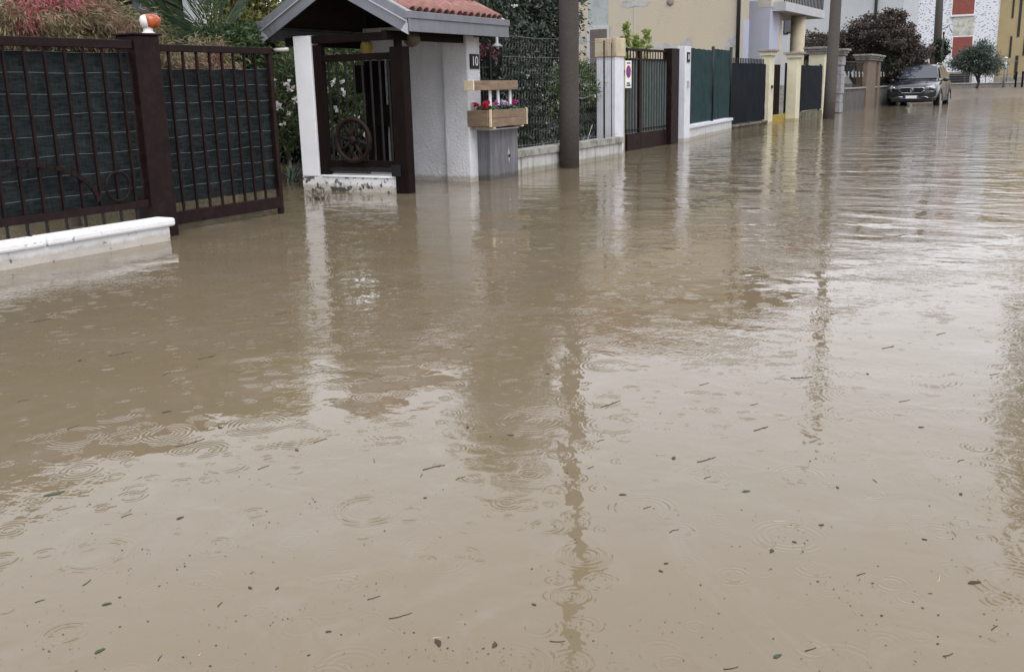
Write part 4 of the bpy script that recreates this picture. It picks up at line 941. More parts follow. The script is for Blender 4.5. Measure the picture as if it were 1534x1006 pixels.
# ================================================================== CAR
def build_car(ox, oy, oz):
    """mid-size SUV, nose towards -x; ox = front bumper, oy = centre line, oz = road under the tyres"""
    car = thing('parked_car', 'dark grey SUV parked in the flood beside the dark hedge', 'car', (ox+2.4, oy, oz))
    paint = pm('grey_metallic_paint', (.015, .0185, .027), .3, .08, 3, metal=.25, spec=.5, coat=.7)
    dark = pm('black_car_plastic', (.012, .012, .013), .5, .1, 10); chrome = pm('chrome', (.55, .55, .57), .2, .02, 10, metal=1.0)
    cg = glassm('car_glass', (.03, .036, .045), .02); lampg = glassm('headlamp_glass', (.12, .13, .14), .05)
    tyre = pm('tyre_rubber', (.012, .012, .012), .8, .2, 20); rimm = pm('alloy_rim', (.35, .35, .36), .3, .1, 10, metal=.8)
    # body sides lofted from stations (x, half width at sill, at waist, waist z, top centre z, top half width)
    st = [(0.00, .62, .70, .62, .80, .50), (.06, .78, .84, .70, .92, .62), (.22, .88, .93, .80, 1.02, .74), (.55, .93, .965, .90, 1.08, .80), (1.0, .95, .975, .97, 1.13, .84), (1.45, .95, .98, 1.02, 1.17, .86),
          (2.2, .95, .985, 1.06, 1.20, .88), (3.2, .95, .985, 1.08, 1.20, .88), (4.1, .94, .975, 1.10, 1.2, .86), (4.6, .90, .95, 1.08, 1.18, .82), (4.82, .80, .86, 1.0, 1.12, .72), (4.86, .72, .78, .85, .95, .6)]
    prof = []
    for x, ws, ww_, zw_, zt_, wt in st:
        lo = .42 if x < .1 or x > 4.7 else .32
        half = [(ws*.86, lo-.06), (ws, lo+.06), (ww_, .62), (ww_, zw_-.10), (ww_-.025, zw_), (wt, (zw_+zt_)/2+.04), (wt*.55, zt_-.01), (0, zt_)]
        ring_ = [(-y, z) for y, z in half]+[(y, z) for y, z in half[-2::-1]]
        prof.append([(ox+x, oy+y, oz+z) for y, z in ring_])
    k = len(prof[0]); vs = [q for r_ in prof for q in r_]; fs = []
    for i in range(len(prof)-1):
        for j in range(k): fs.append((i*k+j, i*k+(j+1) % k, (i+1)*k+(j+1) % k, (i+1)*k+j))
    fs += [tuple(range(k-1, -1, -1)), tuple((len(prof)-1)*k+j for j in range(k))]
    bd = MB().add(vs, fs).build('body', paint, car, True)
    bd.modifiers.new('s', 'SUBSURF').levels = 1; bd.modifiers['s'].render_levels = 2
    # cabin
    cs = [(1.42, .80, 1.14, .74, 1.16), (1.75, .83, 1.17, .70, 1.44), (2.10, .84, 1.18, .66, 1.70), (2.45, .845, 1.19, .655, 1.78), (3.2, .845, 1.19, .65, 1.80), (4.1, .83, 1.19, .63, 1.77), (4.55, .80, 1.18, .60, 1.66), (4.74, .78, 1.16, .6, 1.30)]
    vs = []; fs = []
    for x, wb, zb2, wt, zt_ in cs:
        vs += [(ox+x, oy-wb, oz+zb2-.1), (ox+x, oy-wb, oz+zb2), (ox+x, oy-wt, oz+zt_-.05), (ox+x, oy-wt*.6, oz+zt_), (ox+x, oy, oz+zt_+.012), (ox+x, oy+wt*.6, oz+zt_), (ox+x, oy+wt, oz+zt_-.05), (ox+x, oy+wb, oz+zb2), (ox+x, oy+wb, oz+zb2-.1)]
    k = 9
    for i in range(len(cs)-1):
        for j in range(k-1): fs.append((i*k+j, i*k+j+1, (i+1)*k+j+1, (i+1)*k+j))
    fs += [tuple(range(k-1, -1, -1)), tuple((len(cs)-1)*k+j for j in range(k))]
    MB().add(vs, fs).build('cabin', paint, car, True)
    def panel(name, pts, mat, off, parent=car):
        a = [Vector(p_) for p_ in pts]; n_ = Vector(off); return MB().prism([p_+n_*.12 for p_ in a], n_).build(name, mat, parent)
    # windscreen and side windows
    panel('windscreen', [(ox+1.44, oy-.74, oz+1.18), (ox+1.44, oy+.74, oz+1.18), (ox+2.06, oy+.615, oz+1.665), (ox+2.06, oy-.615, oz+1.665)], cg, (-.03, 0, .04))
    for s in (-1, 1):
        for a_, b_2, c_, d_ in ((1.72, 2.55, 2.52, 2.12), (2.62, 3.45, 3.42, 2.60), (3.52, 4.3, 4.15, 3.5)):
            panel('side_window', [(ox+a_, oy+s*.835, oz+1.22), (ox+b_2, oy+s*.845, oz+1.22), (ox+c_, oy+s*.675, oz+1.67), (ox+d_, oy+s*.69, oz+1.65)], cg, (0, s*.02, .008))
        mi = MB().sphere((ox+1.62, oy+s*1.06, oz+1.16), (.07, .12, .085), 12, 8).build('mirror', paint, car, True)
        MB().bar((ox+1.66, oy+s*.86, oz+1.12), (ox+1.63, oy+s*1.0, oz+1.13), .06, .04).build('mirror_arm', dark, mi)
        MB().tube([(ox+2.2, oy+s*.60, oz+1.775), (ox+2.35, oy+s*.60, oz+1.825), (ox+4.1, oy+s*.585, oz+1.815), (ox+4.25, oy+s*.585, oz+1.76)], .018, 6).build('roof_rail', chrome, car, True)
        # head lamp
        panel('headlight', [(ox+.04, oy+s*.50, oz+.80), (ox+.10, oy+s*.86, oz+.80), (ox+.30, oy+s*.93, oz+.90), (ox+.20, oy+s*.80, oz+.96), (ox+.06, oy+s*.50, oz+.885)], lampg, (-.05, s*.015, .012))
        MB().sphere((ox+.005, oy+s*.70, oz+.86), .045, 12, 8).build('headlight_lens', chrome, car, True)
        # lower intake with chrome hook
        panel('lower_intake', [(ox+.02, oy+s*.56, oz+.52), (ox+.07, oy+s*.86, oz+.52), (ox+.07, oy+s*.86, oz+.70), (ox+.02, oy+s*.56, oz+.62)], dark, (-.05, s*.01, 0))
        MB().tube([(ox-.06, oy+s*.30, oz+.505), (ox-.05, oy+s*.55, oz+.50), (ox-.02, oy+s*.70, oz+.42), (ox+.05, oy+s*.90, oz+.50)], .013, 6).build('chrome_hook', chrome, car, True)
        for wx_ in (.95, 3.85):
            wc_ = (ox+wx_, oy+s*.86, oz+.37)
            wl = MB().lathe((wc_[0], wc_[1]-.11, wc_[2]), [(.26, 0), (.36, .01), (.375, .05), (.375, .18), (.36, .215), (.26, .225)], 28, 'y').build('wheel', tyre, car, True)
            MB().lathe((wc_[0], wc_[1]+(s*.118)-.008, wc_[2]), [(.25, 0), (.25, .016)], 20, 'y').build('rim', rimm, wl)
            MB().tube([(wc_[0]+.43*math.cos(a), oy+s*.965, wc_[2]+.43*math.sin(a)) for a in [math.radians(-5+k_*19) for k_ in range(11)]], .04, 6).build('wheel_arch', dark, car, True)
        B(ox+1.3, ox+3.5, oy+s*.955-.025, oy+s*.955+.025, oz+.30, oz+.46).build('sill_cladding', dark, car, bevel=.01)
        for xd in (2.58, 3.5): B(ox+xd-.006, ox+xd+.006, oy+s*.985-.004, oy+s*.985+.004, oz+.5, oz+1.08).build('door_gap', dark, car)
        for xd in (2.35, 3.25): B(ox+xd-.1, ox+xd+.1, oy+s*.99-.014, oy+s*.99+.014, oz+.95, oz+.98).build('door_handle', paint, car, bevel=.005)
    # grille
    gp_ = [(ox-.035, oy-.50, oz+.79), (ox-.035, oy-.36, oz+.66), (ox-.035, oy+.36, oz+.66), (ox-.035, oy+.50, oz+.79), (ox-.02, oy+.42, oz+.86), (ox-.02, oy-.42, oz+.86)]
    gr = MB().prism(gp_, (-.015, 0, 0)).build('grille', dark, car)
    for z in (.70, .745, .79, .83): B(ox-.062, ox-.051, oy-.40, oy+.40, oz+z, oz+z+.010).build('grille_bar', dark, gr)
    MB().tube([(q[0]-.02, q[1], q[2]) for q in (gp_[0], gp_[5], gp_[4], gp_[3])], .017, 6).build('chrome_trim', chrome, car, True)
    MB().tube([(q[0]-.02, q[1], q[2]) for q in (gp_[0], gp_[1], gp_[2], gp_[3])], .008, 6).build('chrome_trim', chrome, car, True)
    bdg = MB().tube([(ox-.068, oy+.06*math.cos(a), oz+.775+.055*math.sin(a)) for a in [2*math.pi*k_/16 for k_ in range(16)]], .012, 6, closed=True).build('badge', chrome, car, True)
    MB().bar((ox-.07, oy-.05, oz+.80), (ox-.07, oy+.05, oz+.75), .012, .02).build('badge_bar', chrome, bdg)
    # bumper, plate
    B(ox-.045, ox+.3, oy-.80, oy+.80, oz+.30, oz+.50).build('lower_bumper', dark, car, bevel=.04)
    B(ox-.050, ox+.0, oy-.54, oy+.54, oz+.515, oz+.625).build('air_intake', dark, car, bevel=.01)
    B(ox-.06, ox-.05, oy-.42, oy+.42, oz+.43, oz+.455).build('chrome_strip', chrome, car)
    pt_ = B(ox-.085, ox-.07, oy-.26, oy+.26, oz+.44, oz+.55).build('number_plate', white_e, car, bevel=.003)
    for s in (-1, 1): B(ox-.0875, ox-.0855, oy+s*.235-.024, oy+s*.235+.024, oz+.442, oz+.548).build('plate_band', blue_m, pt_)
    # bonnet crease and wipers
    for s in (-1, 1): MB().tube([(ox+.35, oy+s*.46, oz+1.035), (ox+.8, oy+s*.5, oz+1.10), (ox+1.35, oy+s*.55, oz+1.155)], .012, 6).build('bonnet_crease', paint, car, True)
    for y0 in (-.5, .1): MB().tube([(ox+1.40, oy+y0, oz+1.20), (ox+1.50, oy+y0+.55, oz+1.265)], .008, 5).build('wiper', dark, car, True)
    return car
cA = G(1333, 160); cB_ = G(1404, 158)
build_car(44.2, 6.38, -.15)

# ================================================================== TREES BEHIND
def PXc(px, py, X, r): q = PX(px, py, X); return (tuple(q), r)
lf_pr = leafm('dark_red_brown_leaf', (.036, .027, .022), (.085, .066, .054), .5, .15)
pr = thing('copper_tree', 'dark copper-brown tree with dense rounded crown before the blue-grey house', 'tree', (46, 9.0, 0))
bl = []
for px_, py_ in ((1215, 64), (1233, 74), (1226, 90), (1252, 62), (1262, 80), (1282, 52), (1292, 70), (1302, 38), (1312, 56), (1322, 84), (1334, 24), (1340, 42), (1352, 60), (1364, 76), (1357, 92), (1336, 70), (1280, 92), (1306, 98), (1343, 106), (1246, 98), (1322, 44)):
    q = PX(px_, py_, 47); k = 1 if py_ > 30 else .55
    bl.append(((q.x+rnd.uniform(-.7, .7), q.y, q.z), (.9*k, rnd.uniform(.55, .85)*k, rnd.uniform(.26, .4)*k), k))
o, cn = foliage('crown', lf_pr, pr, bl, 1000, 60, .11, .095, 61, .6, .45, .7)
limbs('trunk', bark, pr, (47, 9.2, -.3), (47, 9.0, 2.4), .16, cn, 6, 14)
lf_dk = leafm('dark_hedge_leaf', (.018, .03, .018), (.05, .075, .045), .5, .15)
hg = thing('dark_hedge', 'dark green hedge growing over the wall beside the parked car', 'hedge', (46.6, 8.3, 0))
bl = []
for px_, py_, r in ((1325, 108, .55), (1316, 118, .5), (1330, 125, .5), (1336, 100, .5)):
    q = PX(px_, py_, 46.6); bl.append(((q.x, q.y+.25, q.z), (1.0, r, r*1.1), 1))
o, cn = foliage('foliage', lf_dk, hg, bl, 190, 46, .13, .10, 62, .5, .2, .4)
limbs('stems', bark, hg, (46.6, 8.3, -.3), (46.6, 8.3, .8), .05, cn, 7, 8)
lf_br = leafm('bright_green_leaf', (.14, .19, .05), (.3, .36, .14), .5, .3)
bs_ = PX(1354, 88, 52); sb = thing('bright_shrub', 'bright yellow-green shrub behind the parked car', 'shrub', (bs_.x, bs_.y, 0))
o, cn = foliage('foliage', lf_br, sb, [((bs_.x, bs_.y, bs_.z-.2), (.5, .45, .7), 1), ((bs_.x, bs_.y+.1, .4), (.6, .5, .6), 1)], 90, 40, .12, .11, 63, .5)
limbs('stems', bark, sb, (bs_.x, bs_.y, -.3), (bs_.x, bs_.y, .9), .04, cn, 8, 6)
# light green saplings behind the brown gate
lf_yg = leafm('lime_leaf', (.16, .22, .04), (.32, .40, .10), .5, .35)
for i, (px_, y0, y1, wd_) in enumerate(((938, 40, 75, .035), (953, 57, 78, .05), (969, 50, 78, .09))):
    a = PY(px_, y0, 7.6); b = PY(px_, y1, 7.6); zz = (a.z+b.z)/2
    o = thing('young_sapling', ('slender lime-green sapling above the brown gate close to the concrete pillar', 'smallest pale lime sapling just above the brown gate rail', 'bushiest lime-green sapling above the middle of the brown gate')[i], 'sapling', (b.x, 7.6, 0), 'lime saplings behind the brown gate')
    _, cn = foliage('foliage', lf_yg, o, [((a.x, 7.6, zz), (wd_, wd_, (a.z-b.z)*.6), 1), ((a.x, 7.6, zz-.4), (wd_, wd_, .3), .5)], 34, 16, .022, .06, 70+i, .45)
    MB().tube([(b.x, 7.6, -.3), (b.x+.02, 7.6, .8), (a.x, 7.6, a.z-.05)], [.014, .01, .004], 6).build('stem', bark, o, True)
# far small green tree with umbrella crown
ft = PX(1465, 120, 68)
lf_ol = leafm('grey_green_leaf', (.045, .065, .05), (.12, .15, .12), .5, .2)
o_ = thing('round_tree', 'small round-crowned grey-green tree before the flecked house', 'tree', (ft.x, ft.y, ground_z(68, 5)))
bl = []
for px_, py_, ry, rz, wgt in ((1462, 92, 1.6, .75, 3), (1445, 98, .9, .5, 1), (1484, 98, .8, .6, 1), (1470, 75, .8, .55, 1), (1455, 82, .8, .5, 1)):
    q = PX(px_, py_, 68); bl.append(((q.x, q.y, q.z), (1.1, ry*.8, rz*.85), wgt))
_, cn = foliage('crown', lf_ol, o_, bl, 330, 46, .15, .13, 65, .4, .1, .5)
limbs('trunk', bark, o_, (ft.x, ft.y, .2), (ft.x, ft.y-.05, 1.25), .11, cn, 9, 12)
# big street tree on the far side of the road, seen only mirrored in the water
rt_ = thing('street_tree', 'tall leafy street tree on the opposite side, mirrored at the water edge', 'tree', (22, -1.6, 0))
_, cn = foliage('crown', lf_dk, rt_, [((22, -1.3, 5.5), (2.2, 2.2, 1.6), 2), ((22.5, -1.4, 7.8), (1.8, 1.9, 1.6), 2), ((22, -1.3, 3.6), (1.4, 1.5, 1.0), 1)], 300, 60, .3, .26, 66, .5, .2, .4)
limbs('trunk', bark, rt_, (22, -1.9, -.3), (22.2, -1.6, 6.5), .2, cn, 10, 14)

# ================================================================== LEFT GARDEN
lf_m1 = leafm('maple_green_brown_leaf', (.11, .10, .045), (.24, .19, .11), .55, .3, (.22, .10, .075))
lf_m2 = leafm('maple_pink_leaf', (.30, .07, .09), (.42, .13, .15), .55, .3)
mp = thing('japanese_maple', 'feathery Japanese maple in green, rust and pink spilling over the brown railing', 'tree', (5.2, 7.6, 0))
def YB_(px, py, Y, r, wgt): q = PY(px, py, Y); return ((q.x, q.y, q.z), r, wgt)
bl = [YB_(20, 42, 7.2, (.5, .4, .18), 2), (YB_(90, 40, 7.2, (.45, .4, .18), 2)), YB_(150, 38, 7.2, (.4, .35, .17), 2), YB_(185, 48, 7.2, (.2, .3, .12), 1), YB_(105, 20, 7.4, (.35, .3, .16), 2), YB_(60, 20, 7.4, (.4, .3, .2), 1), YB_(250, 95, 7.0, (.35, .25, .22), 1.3), YB_(310, 100, 7.1, (.35, .25, .2), 1.1), YB_(60, 90, 7.3, (.7, .35, .3), 1)]
_, cn = foliage('crown', lf_m1, mp, bl, 560, 75, .06, .062, 71, .14, .9, .5)
foliage('pink_crown', lf_m2, mp, [YB_(75, 2, 7.2, (.28, .2, .10), 2), YB_(40, 22, 7.0, (.08, .08, .10), .5)], 60, 60, .055, .06, 72, .14, .9, .5)
limbs('trunk', bark, mp, (5.6, 7.5, -.3), (5.5, 7.5, 1.5), .05, cn, 12, 16)
lf_g2 = leafm('garden_green_leaf', (.03, .055, .022), (.08, .115, .048), .45, .2)
bh = thing('masking_hedge', 'low dark hedge added along the white house to block its bright reflection', 'hedge', (10, 11, 0))  # added hedge: keeps white wall and low sky from mirroring under the gates
_, cn = foliage('foliage', lf_dk, bh, [((6+1.3*i, 11.2, .65), (.9, .45, .8), 1) for i in range(8)]+[((6+1.0*i, 11.3, .2), (.8, .35, .3), .7) for i in range(13)], 900, 40, .13, .10, 79, .5, .1, .2)
limbs('stems', bark, bh, (10, 11.2, -.3), (10, 11.2, .3), .04, cn, 21, 10)
gt_ = thing('garden_tree', 'bushy green garden tree behind the porch and white-flowered shrub', 'tree', (12.6, 11.2, 0))
_, cn = foliage('crown', lf_g2, gt_, [((12.2, 11.0, 1.2), (1.2, .6, .9), 2), ((14.0, 11.4, 1.4), (1.3, .6, 1.1), 2), ((15.8, 11.5, 1.5), (1.2, .6, 1.2), 1.5), ((13.0, 11.2, 2.0), (1.0, .5, .6), 1)], 560, 48, .13, .085, 141, .45, .1, .3)
limbs('trunk', bark, gt_, (13.2, 11.2, -.3), (13.2, 11.2, 1.6), .08, cn, 23, 14)
# fan palm
pa = PY(318, 52, 8.1)
pl_m = leafm('palm_leaf', (.022, .045, .022), (.06, .095, .045), .4, .15)
pal = thing('palm_plant', 'dark green palm with long narrow fronds behind the driveway gate', 'palm', (pa.x, pa.y, 0))
rnd = random.Random(9)
tipsp = [((165, 8), 7.9), ((185, 40), 7.9), ((235, -30), 8.0), ((285, -70), 8.1), ((335, -60), 8.2), ((375, -20), 8.1), ((205, -5), 8.1), ((262, -50), 8.2), ((310, -80), 7.9), ((200, 65), 7.8), ((352, -50), 7.9), ((240, 10), 8.3)]
for (tp, ty) in tipsp:
    tip = PY(tp[0], tp[1], ty); base = Vector((pa.x, pa.y, pa.z-.15)); mid = base.lerp(tip, .5)+Vector((0, 0, .12))
    pts = [base.lerp(mid, k/6).lerp(mid.lerp(tip, k/6), k/6) for k in range(7)]
    mb = MB(); mb.tube(pts, [.008-.001*k for k in range(7)], 5)
    ax_ = (tip-base).normalized(); sd_ = ax_.cross(Vector((0, 0, 1))).normalized()
    for k in range(26):
        u = .25+.75*k/26; i = min(5, int(u*6)); p_ = pts[i].lerp(pts[i+1], u*6-i)
        for s in (-1, 1):
            l_ = .30*(1-.5*abs(u-.55)); d_ = (ax_*.85+sd_*s*.45+Vector((0, 0, -.12+rnd.uniform(-.12, .12)))).normalized()
            e_ = p_+d_*l_; n2 = Vector((0, 0, .011)); m2 = p_.lerp(e_, .4)
            mb.add([p_, m2+n2, e_, m2-n2], [(0, 1, 2, 3)])
    mb.build('frond', pl_m, pal)
MB().tube([(pa.x, pa.y, -.3), (pa.x, pa.y, pa.z-.1)], [.09, .06], 8).build('trunk', bark, pal, True)
# yellow-green shrub and dark hedge shrub
lf_y = leafm('yellow_green_leaf', (.11, .12, .035), (.26, .26, .09), .5, .3)
gy = thing('golden_shrub', 'tall yellow-green shrub between palm and porch roof', 'shrub', (9.0, 8.6, 0))
_, cn = foliage('foliage', lf_y, gy, [YB_(380, 20, 8.6, (.42, .4, .5), 2), YB_(365, 60, 8.5, (.3, .3, .3), 1), YB_(365, -30, 8.8, (.5, .4, .5), 1.5), YB_(350, 30, 8.9, (.3, .3, .45), 1)], 330, 46, .08, .06, 75, .4, .1, .4)
limbs('stems', bark, gy, (9.1, 8.6, -.3), (9.1, 8.6, 1.7), .05, cn, 13, 14)
lf_g = leafm('fresh_green_leaf', (.03, .06, .022), (.085, .125, .05), .45, .2)
gs = thing('green_shrub', 'dense dark green shrub below the palm behind the driveway gate', 'shrub', (8.2, 8.2, 0))
_, cn = foliage('foliage', lf_g, gs, [YB_(325, 68, 8.3, (.4, .35, .16), 2), YB_(265, 62, 8.5, (.35, .3, .15), 1), YB_(370, 75, 8.2, (.3, .3, .25), 1), YB_(300, 120, 8.4, (.8, .4, .42), 2)], 420, 48, .08, .055, 76, .35, .1, .4)
limbs('stems', bark, gs, (8.2, 8.2, -.3), (8.2, 8.2, 1.1), .04, cn, 14, 12)
# white flowered shrub seen left of the column and through the railing
ws_ = thing('white_flowered_shrub', 'green shrub with white flowers beside the porch column', 'shrub', (10.2, 9.2, 0))
lf_w = leafm('oleander_leaf', (.04, .065, .025), (.12, .16, .07), .45, .2)
_, cn = foliage('foliage', lf_w, ws_, [YB_(432, 130, 9.2, (.4, .3, .5), 2), YB_(425, 190, 9.1, (.4, .3, .3), 1), YB_(510, 150, 9.6, (.5, .3, .6), 2), YB_(545, 130, 9.8, (.5, .3, .7), 2), YB_(520, 85, 9.8, (.6, .3, .3), 1), YB_(430, 90, 9.8, (.5, .3, .4), 1)], 400, 44, .09, .07, 77, .3, 0, .35)
limbs('stems', bark, ws_, (10.3, 9.3, -.3), (10.3, 9.3, 1.0), .04, cn, 15, 14)
rngb = np.random.default_rng(12)
for (px_, py_) in ((430, 124), (433, 134), (415, 160), (432, 172), (424, 185), (513, 122), (500, 123), (515, 138), (535, 175), (545, 200), (505, 165), (408, 120), (440, 150)):
    q = PY(px_, py_, 8.75); pts = np.array(q)+rngb.normal(size=(9, 3))*.012; me = leaf_mesh('blossom', pts, .055, rngb, .8); me.materials.append(wf); share('blossom', me, ws_, (0, 0, 0))
# sword-leaved plant
ag = PY(438, 268, 8.55); agm = leafm('sword_leaf', (.05, .075, .05), (.13, .17, .13), .45, .15)
agt = thing('sword_leaf_plant', 'spiky sword-leaved plant at the water edge behind the column', 'plant', (ag.x, ag.y, 0))
rnd = random.Random(3)
for k in range(22):
    a = rnd.uniform(0, 2*math.pi); el = rnd.uniform(.15, 1.2); l_ = rnd.uniform(.2, .36); d_ = Vector((math.cos(a)*math.cos(el), math.sin(a)*math.cos(el), math.sin(el))); s_ = d_.cross(Vector((0, 0, 1))).normalized()*.014
    b_0 = Vector((ag.x, ag.y, .0))+Vector((rnd.uniform(-.06, .06), rnd.uniform(-.06, .06), 0)); m_ = b_0+d_*l_*.55; e_ = b_0+d_*l_-Vector((0, 0, .05))
    MB().add([b_0-s_*.7, b_0+s_*.7, m_+s_, m_-s_, e_, b_0-s_*.7+Vector((0, 0, -.004)), m_+Vector((0, 0, -.004))], [(0, 1, 2, 3), (3, 2, 4), (0, 3, 6), (1, 6, 2)]).build('leaf', agm, agt)
# flooded twiggy weed at the low wall
wd0 = G(478, 300); wg = thing('twiggy_weed', 'dark leafless twiggy weed poking out of the water by the low white porch wall', 'weed', wd0)
mb = MB(); twm = pm('dark_twig', (.04, .03, .022), .8, .3, 20)
for k in range(46):
    a = rnd.uniform(0, 2*math.pi); el = rnd.uniform(.15, 1.1); l_ = rnd.uniform(.06, .2); b_0 = Vector((wd0.x+rnd.uniform(-.08, .16), wd0.y+rnd.uniform(-.03, .14)-.02*k/46, -.02)); d_ = Vector((math.cos(a)*math.cos(el), math.sin(a)*math.cos(el), math.sin(el)))
    m_ = b_0+d_*l_*.5+Vector((0, 0, .02)); e_ = b_0+d_*l_; mb.tube([b_0, m_, e_], [.0028, .002, .001], 4)
    if k % 2: mb.tube([m_, m_+Vector((rnd.uniform(-.04, .04), rnd.uniform(-.04, .04), .03))], .0013, 4)
mb.build('twigs', twm, wg)

# ================================================================== HOUSES
roof_t = pm('far_roof_tiles', (.22, .10, .07), .85, .3, 3, col2=(.12, .07, .06), c2s=3)
def window(parent, x, y0, y1, z0, z1, shutter, sill=True, frame=white_paint):
    """window in a wall facing -x: recessed leaf, frame and sill"""
    wn = B(x-.03, x+.005, y0-.06, y1+.06, z0-.06, z1+.06).build('window', frame, parent)
    B(x-.036, x-.0305, y0, y1, z0, z1).build('pane', shutter if shutter else glass, wn)
    if shutter:
        n_ = max(5, int((z1-z0)/.09))
        for k in range(n_): B(x-.05, x-.0365, y0+.01, y1-.01, z0+(z1-z0)*k/n_+.006, z0+(z1-z0)*(k+1)/n_-.006).build('slat', shutter, wn)
    if sill: B(x-.12, x-.0305, y0-.08, y1+.08, z0-.13, z0-.0605).build('sill', palebeige, wn)
    return wn
# --- left white house behind the garden
hl = thing('white_house', 'white house with dark timber posts and tiled roof behind the garden', 'house', (9, 13.5, 0))
B(3.0, 12.2, 12.4, 18, -.3, 4.0).build('wall', white_wall, hl)
MB().prism([(2.4, 11.6, 3.95), (2.4, 18.8, 3.95), (2.4, 15.2, 5.1)], (10.3, 0, 0)).build('roof', roof_t, hl)
for px_a, px_b in ((155, 166), (176, 192), (233, 244), (247, 268)):
    xa, xb = PY(px_a, 20, 12.2).x, PY(px_b, 20, 12.2).x; B(xa, xb, 12.1, 12.25, -.3, 3.9).build('timber_post', dark_wood, hl)
xa, xb = PY(204, 20, 12.3).x, PY(250, 20, 12.3).x
wn = B(xa, xb, 12.34, 12.398, .5, 2.9).build('window', pm('blue_grey_shutter', (.10, .11, .13), .5, .1, 4), hl)
xa, xb = PY(112, 20, 12.3).x, PY(160, 20, 12.3).x; wn = B(xa, xb, 12.34, 12.398, .5, 2.9).build('window', dark_wood, hl); B(xa+.1, xb-.1, 12.33, 12.3395, .6, 2.8).build('pane', glass, wn)
for px_ in (100, 130): 
    xa = PY(px_, 10, 12.1).x; MB().bar((xa, 12.1, 2.6), (xa+.6, 12.1, 1.8), .05, .05).build('brace', dark_wood, hl)
rw = thing('sky_blocking_wall', 'plain weathered wall added behind the garden trees to block the bright sky', 'wall', (20, 13.2, 0))  # added wall: blocks bright sky showing low between the shrubs
B(12.25, 29.5, 13.1, 13.3, -.3, 1.5).build('wall_body', gravel_con, rw); B(12.25, 29.5, 13.06, 13.34, 1.5005, 1.56).build('coping', coping_con, rw, bevel=.008)
# --- faded yellow house
XH, YH = 30.0, 9.2
hy = thing('yellow_house', 'faded yellow house with peeling render, porch columns and balcony', 'house', (36, 13, 0))
XE = 46
B(XH, XH+9.0, YH+3.4, 17.5, -.3, 6.3).build('wall', fy, hy)
xA = PY(1121, 60, YH).x; xD = PY(1138, 60, YH).x; xF = PY(1153, 60, YH).x; xG_ = min(PY(1166, 60, YH).x, 50); 
B(XH, xA, YH, YH+3.39, -.3, 6.3).build('wall', fy, hy)
B(xA+.005, xD, YH+1.0, YH+1.2, -.3, 6.3).build('recess_wall', pm('olive_recess_wall', (.24, .23, .19), .85, .1, 3), hy)
B(xA-.6, xA+.004, YH-.012, YH-.001, -.3, PY(1116, 29, YH).z).build('dado', blue_wall, hy)
B(xD+.005, xF, YH-.3, YH+1.2, -.3, PY(1145, 2, YH).z).build('wall', blue_wall, hy)
dz1 = PY(1130, 33, YH+.9).z
dx0, dx1 = PY(1122.5, 60, YH+.97).x, PY(1138, 60, YH+.97).x
shb = pm('light_brown_shutter', (.33, .22, .13), .6, .12, 5)
sh_ = thing_door = B(dx0, dx1, YH+.93, YH+.995, -.2, dz1).build('roller_door', shb, hy)
for k in range(14): B(dx0+(dx1-dx0)*k/14+.01, dx0+(dx1-dx0)*(k+1)/14-.01, YH+.915, YH+.9295, -.2, dz1-.02).build('slat', shb, sh_)
B(dx0-.1, dx1+.05, YH+.88, YH+.999, dz1+.001, dz1+.09).build('lintel', white_paint, hy)
B(xD+.0, PY(1178, 10, YH).x, YH-.32, YH+.1, PY(1150, 14, YH).z, PY(1150, -6, YH).z).build('beam', pm('pale_render', (.5, .48, .43), .85, .1, 3), hy)
colm = pm('beige_column', (.44, .385, .28), .8, .12, 3)
for px_a, px_b, Yc in ((1154, 1165, YH-.05), (1189, 1200, YH-.35)):
    ca, cb = PY(px_a, 60, Yc), PY(px_b, 60, Yc); mid = PY((px_a+px_b)/2, 20, Yc)
    wid = min(.45, (cb-ca).length*.35); xm_ = PY((px_a+px_b)/2, 60, Yc).x
    MB().tube([(xm_, Yc, -.3), (xm_, Yc, mid.z)], .24, 16).build('porch_column', colm, hy, True)
bx0, bx1 = PY(1172, 10, YH-.6).x, PY(1232, 10, YH-.6).x
zb0_, zb1_ = PY(1200, 22, YH-.6).z, PY(1200, 9, YH-.6).z
bx1 = min(bx1, bx0+9)
B(bx0, bx1, YH-.7, YH+2, zb0_, zb1_).build('balcony_slab', pm('grey_slab', (.42, .43, .45), .8, .1, 2), hy)
bal = B(bx0, bx1, YH-.68, YH-.64, zb1_+.85, zb1_+.9).build('balcony_rail', black_metal, hy)
for k in range(26): B(bx0+(bx1-bx0)*k/26, bx0+(bx1-bx0)*k/26+.03, YH-.675, YH-.645, zb1_+.001, zb1_+.849).build('baluster', black_metal, bal)
B(xF+.3, xF+6, YH+3.0, YH+3.2, -.3, 6.2).build('porch_back_wall', grey_wall, hy)
MB().prism([(XH-.6, YH-.6, 6.25), (XH-.6, 18.1, 6.25), (XH-.6, 13.4, 7.6)], (11.5, 0, 0)).build('roof', roof_t, hy)
dp = PX(1109, 40, XH-.06); MB().tube([(XH-.07, dp.y+.06, -.3), (XH-.07, dp.y+.06, 6.2)], .06, 10).build('downpipe', black_metal, hy, True)
